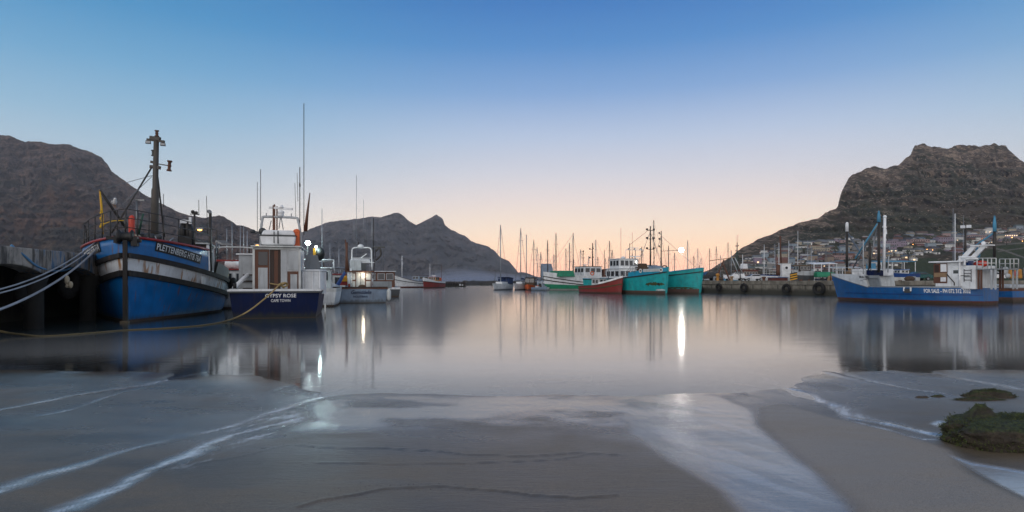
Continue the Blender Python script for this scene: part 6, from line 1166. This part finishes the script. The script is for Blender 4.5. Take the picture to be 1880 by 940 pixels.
m = MB(); uP, uQ = H.u_at(1672, 1, 1), H.u_at(1660, 1, 1); a, c_ = H.pt(uP, 1.0, 1, .02), H.pt(uQ, 1.0, 1, .02); m.prism([a, c_, c_+Vector((0, 0, -.28)), a+Vector((0, 0, -.28))], (0, .02, 0)); m.build('freeing_port', 'dark_grey', root); m = MB()
for u in (uP, uQ): q_ = H.pt(u, .98, 1, .03); m.box(q_, (.1, .03, .3))
m.build('port_frame', 'clean_white', root)
clutter(root, -9, -6.4, 2.5, .55, 7, ['light_grey', 'net_brown', 'rope_blue', 'off_white'], 71, .4, .8)
b2, H2 = trawler('worn blue and brown open boat just right of the FOR SALE boat stern', 1836, 44, (-.3, .95), 5.0, 2.2, (1.2, .95, 1.0), [(('z', .35), 'antifoul_brown'), (.8, 'sale_blue'), (1.0, 'brown_rust')], name='work_boat', cat='boat', gear=5, seed=72, bulw=.35, gmats=('off_white', 'light_grey', 'net_brown')); b2.root.location = (36.2-1.4, 43.6+4.7, 0)
m = MB(); m.prism([(-5.0, -1.0, 1.0), (-.6, -.9, 1.05), (-.6, .9, 1.05), (-5.0, 1.0, 1.0)], (0, 0, .25)); m.build('deck_cover', 'light_grey', b2.root, .06)

# ------------------------------------------------------------------ the township on the hillside
def hill_pt(px, py):
    e = HY-py; Y = float(town_y(np.array(e))); return P(px, py, Y)
rr = random.Random(99)
for nm, col in (('wall_white', 'dcdcd8'), ('wall_cream', 'aca28e'), ('wall_pink', 'a08886'), ('wall_grey', '8c8c8a'), ('wall_tan', '8c7d6c'), ('wall_blue', '8c9aa4'), ('wall_brick', '735247'), ('wall_mauve', '8d8090'), ('roof_red', '6e463c'), ('roof_grey', '6c6f72'), ('roof_dark', '45444a'), ('roof_brown', '5c463a'), ('roof_green', '56625e'), ('roof_blue', '566a7a'), ('roof_pale', 'b4b2ae')): paint(nm, hexc(col), .8, .1, .2, .3, scale=.3)
WALLS = [('wall_white', 'white'), ('wall_white', 'white'), ('wall_white', 'white'), ('wall_cream', 'cream'), ('wall_pink', 'pink'), ('wall_grey', 'grey'), ('wall_tan', 'tan'), ('wall_blue', 'pale blue'), ('wall_brick', 'brick'), ('wall_mauve', 'mauve')]
ROOFS = [('roof_red', 'rust red'), ('roof_grey', 'grey'), ('roof_grey', 'grey'), ('roof_dark', 'dark'), ('roof_brown', 'brown'), ('roof_green', 'green'), ('roof_blue', 'blue'), ('roof_pale', 'pale')]
up = lambda px: np.interp(px, [1365, 1400, 1440, 1500, 1560, 1640, 1740, 1820, 1900], [478, 466, 456, 444, 438, 436, 430, 424, 420])
dn = lambda px: np.interp(px, [1365, 1500, 1640, 1672, 1690, 1720, 1800, 1830, 1900], [498, 498, 494, 482, 472, 468, 462, 448, 438])
glow('lit_window', (1.0, .62, .25, 1), 1.3); used = set(); placed = []
def zone_of(px):
    for lim, z in ((1400, 'over the white cars'), (1450, 'over the tug hut'), (1500, 'over the grey boat'), (1550, 'over the green-tarped boat'), (1608, 'between foremast and wrapped mast'), (1670, 'right of the white mast'), (1745, 'over the green hatchback'), (1790, 'over the FOR SALE wheelhouse'), (2000, 'over the right field')):
        if px < lim: return z
def dwelling(px, py, wpx, hst, wall, roof, gable, rz, label, cat='house', name='house', windows=None):
    p = hill_pt(px, py); w = wpx*p.y/F; d = w*rr.uniform(.6, .9) if wpx < 24 else 8; h = hst; o = thing(name, label, cat, p+Vector((0, 0, -.4)), rz, 'houses on the hillside')
    m = MB(); m.box((0, d/2, h/2-1), (w, d, h+2)); wo_ = m.build('wall', wall, o); m = MB(); rh = .28*min(w, d) if gable else .25; ov = .35
    if gable: m.prism([(-w/2-ov, -ov, h+.002), (-w/2-ov, d+ov, h+.002), (-w/2-ov, d/2, h+rh)], (w+2*ov, 0, 0))
    else: m.prism([(-w/2-ov, -ov, h+.002), (w/2+ov, -ov, h+.002), (w/2+ov, d+ov, h+.5), (-w/2-ov, d+ov, h+.5)], (0, 0, rh))
    m.build('roof', roof, o)
    n = windows or max(1, int(w/3.2)); wob = None; gm = 'lit_window' if rr.random() < .08 else 'house_glass'
    for s_ in range(max(1, int(h/2.6))):
        for i in range(n):
            if wob is None: wob = MB().box((0, 0, 0), (min(1.3, w/n*.5), .06, 1.1)).build('window', gm, o); c_ = wob
            else: c_ = wob.copy(); COL.objects.link(c_); c_.parent = o
            c_.location = (-w/2+w*(i+.5)/n, -.02, h*.5 if h < 3.2 else 1.5+2.7*s_)
    return o
tries = 0
while len(placed) < 296 and tries < 20000:
    tries += 1; px = rr.uniform(1368, 1900); u_, d_n = up(px), dn(px); t_ = rr.random()**1.1; py = u_+(d_n-u_)*t_
    Y = float(town_y(np.array(HY-py))); wpx = rr.uniform(5.0, 8.5)*F/Y*rr.choice([1, 1, 1, 1.35])*(.72 if py > 466 else 1)
    if any(abs(px-a)*1.0 < (wpx+c)*.40 and abs(py-b_) < 2.1 for a, b_, c in placed): continue
    row = 'top row' if t_ < .3 else 'middle rows' if t_ < .66 else 'lowest rows'
    for _ in range(30):
        wl, wn_ = rr.choice(WALLS); rf, rn = rr.choice(ROOFS); st = rr.random() < .2; wide = wpx*Y/F > (5.4 if py > 466 else 7.6)
        lab = '%s%s house with %s roof, %s %s' % ('wide ' if wide else 'small ', ('two-storey ' if st else '')+wn_, rn, row, zone_of(px))
        if lab not in used: break
    else: continue
    used.add(lab); placed.append((px, py, wpx)); dwelling(px, py, wpx, 4.8 if st else rr.uniform(2.0, 2.7)*(.8 if py > 466 else 1), wl, rf, rr.random() < .6, rr.uniform(-.5, .5), lab)
for px, py, wpx, wl, lab in ((1646, 452, 40, 'wall_mauve', 'long mauve terrace block in the town right of the white mast'), (1690, 449, 34, 'wall_pink', 'long dusty pink terrace block above the green hatchback'), (1738, 445, 30, 'wall_mauve', 'mauve terrace block just left of the tall whip aerials'), (1795, 441, 36, 'wall_pink', 'pink terrace block above the upper railing of the FOR SALE boat'), (1846, 439, 44, 'wall_mauve', 'long mauve terrace block nearest the right picture edge'), (1540, 476, 52, 'wall_pink', 'long low pink-roofed hall behind the dark foremast'), (1508, 461, 30, 'wall_cream', 'long cream hall above the green-tarped boat'), (1566, 457, 34, 'wall_cream', 'long cream hall right of the dark foremast')):
    dwelling(px, py, wpx, 5.6 if py < 455 else 3.4, wl, 'wall_pink' if px == 1540 else 'roof_grey', False, rr.uniform(-.1, .1), lab, 'terrace', 'terrace_block', int(wpx/4))
for nm, c1, c2 in (('foliage', C(52, 60, 40), C(74, 80, 52)),):
    t = NT(nm); n = t.noise(t.coords(), .8, 3); MATS[nm] = t.done(t.bsdf(t.mix(t.step(n, .35, .65), c1, c2), .9))
for i, (px, py, h, lab) in enumerate(((1534, 469, 8, 'dark round tree in the town left of the pink-roofed hall'), (1602, 458, 9, 'dark tree standing between the dark foremast and the wrapped mast'), (1428, 472, 7, 'small dark tree above the white tug hut'), (1668, 474, 7, 'bushy tree at the left edge of the green field'), (1722, 470, 7, 'dark bush right of the green hatchback on the field'), (1760, 455, 8, 'dark tree behind the whip aerials'), (1480, 470, 7, 'dark tree above the grey laid-up boat'), (1782, 452, 8, 'dark tree above the FOR SALE wheelhouse'), (1848, 449, 7, 'dark shrub at the top of the right field'), (1575, 484, 6, 'low dark tree behind the FOR SALE boat foredeck'))):
    p = hill_pt(px, py); o = thing('tree', lab, 'tree', p, 0, 'trees on the hillside'); m = MB(); m.tube([(0, 0, -.5), (.1, 0, h*.3), (-.1, .1, h*.6)], [.35, .25, .12], 6); m.tube([(0, 0, h*.3), (.9, .2, h*.55)], [.16, .07], 5); m.tube([(0, 0, h*.33), (-.9, -.1, h*.6)], [.15, .06], 5); m.build('trunk', 'dark_wood', o); m = MB(); r2 = random.Random(i)
    cl = [(r2.uniform(-h*.4, h*.4), r2.uniform(-h*.3, h*.3), h*r2.uniform(.45, .9), r2.uniform(.16, .3)*h) for _ in range(9)]
    for _ in range(520):
        a, b_, c_, r_ = r2.choice(cl); v = Vector((r2.gauss(0, 1), r2.gauss(0, 1), r2.gauss(0, 1))).normalized()*r_*r2.random()**.4+Vector((a, b_, c_)); s_ = r2.uniform(.2, .45); u1 = Vector((r2.gauss(0, 1), r2.gauss(0, 1), r2.gauss(0, 1))).normalized(); u2 = u1.orthogonal().normalized(); m.add([v-u1*s_, v+u2*s_*.6, v+u1*s_, v-u2*s_*.6], [(0, 1, 2, 3)])
    m.build('crown', 'foliage', o)
for i, (px, py) in enumerate(((1676, 449), (1661, 444), (1727, 441), (1742, 449), (1782, 458), (1803, 439), (1858, 436), (1877, 443), (1632, 462), (1702, 458), (1712, 459), (1556, 463), (1480, 468), (1520, 457))):
    p = hill_pt(px, py+3.2); labs = ['over the mauve terrace right of the white mast', 'left of the field, high in the town', 'just left of the tall whip aerials, upper lamp', 'just left of the tall whip aerials, lower lamp', 'above the pipe frame of the FOR SALE boat', 'above the pink terrace over the upper railing', 'above the right field, left lamp of a pair', 'above the right field, right lamp of a pair', 'just right of the white mast, low in the town', 'above the green hatchback, left of a close pair', 'above the green hatchback, right of a close pair', 'just right of the dark foremast', 'above the grey laid-up boat', 'above the green-tarped boat']
    o = thing('street_lamp', 'glowing amber town street lamp '+labs[i], 'street lamp', p, 0, 'street lamps'); h = 3.0*p.y/F; m = MB(); m.tube([(0, 0, -.5), (0, 0, h)], .08, 5); m.build('post', 'mast_grey', o); m = MB(); m.ball((0, -.1, h+.2), .62*p.y/F, 8); m.build('bulb', 'lamp_orange', o)

# ------------------------------------------------------------------ mossy rocks on the beach
t = NT('mossy_rock'); v = t.coords(); n1 = t.noise(v, 5, 6, .65); n2 = t.noise(v, 30, 4, .6); g = t.n('ShaderNodeNewGeometry'); sp = t.n('ShaderNodeSeparateXYZ'); t.t.links.new(g.outputs['Normal'], sp.inputs[0])
c = t.mix(t.step(n1, .35, .65), C(46, 40, 32), C(72, 64, 52)); k = t.math('ADD', sp.outputs[2], t.math('MULTIPLY', t.math('SUBTRACT', n1, .5), 1.6)); c = t.mix(t.step(k, .5, 1.0), c, t.mix(t.step(n2, .4, .65), C(36, 44, 20), C(66, 76, 32))); MATS['mossy_rock'] = t.done(t.bsdf(c, .8, 0, t.bump(t.math('ADD', n1, n2), .9, .03)))
t = NT('moss'); n = t.noise(t.coords(), 9, 3); MATS['moss'] = t.done(t.bsdf(t.mix(t.step(n, .35, .65), C(40, 46, 22), C(72, 80, 36)), .85))
def rock(label, c, size, seed, sq=3.0, name='rock', knob=None, n=72, amp=.10, moss=0, mat='mossy_rock', group='rocks on the beach'):
    vs = []; fs = []; k = n//2; rg = random.Random(seed)
    th = np.linspace(0, math.pi, k+1)[:, None]*np.ones((1, n)); ph = np.linspace(0, 2*math.pi, n, endpoint=False)[None, :]*np.ones((k+1, 1))
    dx, dy, dz = np.sin(th)*np.cos(ph), np.sin(th)*np.sin(ph), np.cos(th); rad = (np.abs(dx)**sq+np.abs(dy)**sq+np.abs(dz)**sq)**(-1/sq)
    nz = fbm(dx*2.2+seed, dy*2.2+dz*1.7, 5, .55)+.6*fbm(dx*6+dz*5, dy*6-dz*4+seed, 4); rad = rad*(1+amp*nz); X, Y, Zr = dx*rad*size[0], dy*rad*size[1], dz*rad*size[2]
    if knob: kx, ky, kr, kh = knob; w = np.exp(-(((X-kx)/kr)**2+((Y-ky)/kr)**2)**1.5)*(dz > 0); Zr = Zr+kh*w
    m = MB(); m.add(np.stack([X+c[0], Y+c[1], Zr+c[2]], -1).reshape(-1, 3).tolist(), [(i*n+j, (i+1)*n+j, (i+1)*n+(j+1) % n, i*n+(j+1) % n) for i in range(k) for j in range(n)], 0, True); o = m.build(name, mat); tag(o, label, 'rock', group)
    if moss:
        mo = MB(); fl = [(X[i, j], Y[i, j], Zr[i, j]) for i in range(1, k) for j in range(n) if Zr[i, j] > -size[2]*.75]; base = Vector(c)-o.location
        for _ in range(moss):
            v = Vector(rg.choice(fl)); out = Vector((v.x/size[0]**2, v.y/size[1]**2, v.z/size[2]**2)).normalized(); p = v+base+Vector((rg.gauss(0, .012), rg.gauss(0, .012), 0)); dr = (out+Vector((rg.gauss(0, .5), rg.gauss(0, .5), rg.gauss(-.2, .4)))).normalized(); ln = rg.uniform(.012, .035); s_ = dr.orthogonal().normalized()*rg.uniform(.003, .006); mo.add([p-s_, p+s_, p+dr*ln], [(0, 1, 2)])
        tag(mo.build('moss', 'moss', o), kind='stuff')
    return o
rock('big flat-topped mossy rock with a small knob at the right picture edge', (4.82, 5.62, .11), (.74, .36, .165), 4, 4.5, knob=(-.40, .12, .10, .13), amp=.12, moss=9000, n=96)
rock('low green mossy hump lying behind the big flat mossy rock', (6.28, 8.0, .0), (.34, .12, .11), 5, 2.2, moss=1600, amp=.25); rock('dark tapering mossy tongue beside the green mossy hump', (5.95, 7.75, .0), (.34, .07, .06), 6, 2.2, moss=500, amp=.3); rock('small rusty-brown stone left of the mossy hump', (5.35, 7.95, .0), (.09, .05, .045), 7, 2.3, amp=.3, n=36, mat='brown_rust'); rock('tiny dark stone touching the rusty-brown stone', (5.58, 8.0, .0), (.1, .05, .05), 8, 2.3, amp=.3, n=36)
rock('low ragged stone at the water edge, left of the rusty-brown stone', (5.1, 7.8, -.01), (.13, .04, .03), 9, 2.3, amp=.4, n=36); rock('dark weed lump between two pools below the tongue', (5.0, 7.0, 0.0), (.06, .03, .02), 10, 2.3, amp=.4, n=36); rock('flat reddish scrap of weed behind the big mossy rock', (4.9, 6.75, 0.02), (.14, .05, .02), 12, 2.3, amp=.5, n=36, mat='brown_rust')
rg = random.Random(8); t = NT('weed'); MATS['weed'] = t.done(t.bsdf(C(38, 34, 28), .7)); m = MB()
for px, py, n in ((700, 915, 60), (760, 906, 60), (520, 826, 25), (640, 834, 25), (860, 843, 25), (1560, 898, 8), (1840, 905, 12), (960, 850, 6), (620, 700, 10), (840, 698, 10)):
    for _ in range(n//2):
        x, y = G(px+rg.gauss(0, 55), py+rg.gauss(0, 2.4)); s_ = rg.uniform(.003, .009); a = rg.uniform(0, 3); z = float(sand_height(np.array(x), np.array(y)))+.012; m.add([(x-s_*math.cos(a), y-s_*math.sin(a), z), (x+s_*.4*math.sin(a), y-s_*.4*math.cos(a), z+s_*.6), (x+s_*math.cos(a), y+s_*math.sin(a), z), (x-s_*.4*math.sin(a), y+s_*.4*math.cos(a), z+s_*.5)], [(0, 1, 2, 3)])
tag(m.build('weed_litter', 'weed'), 'scraps of dark weed strewn on the wet sand', kind='stuff')
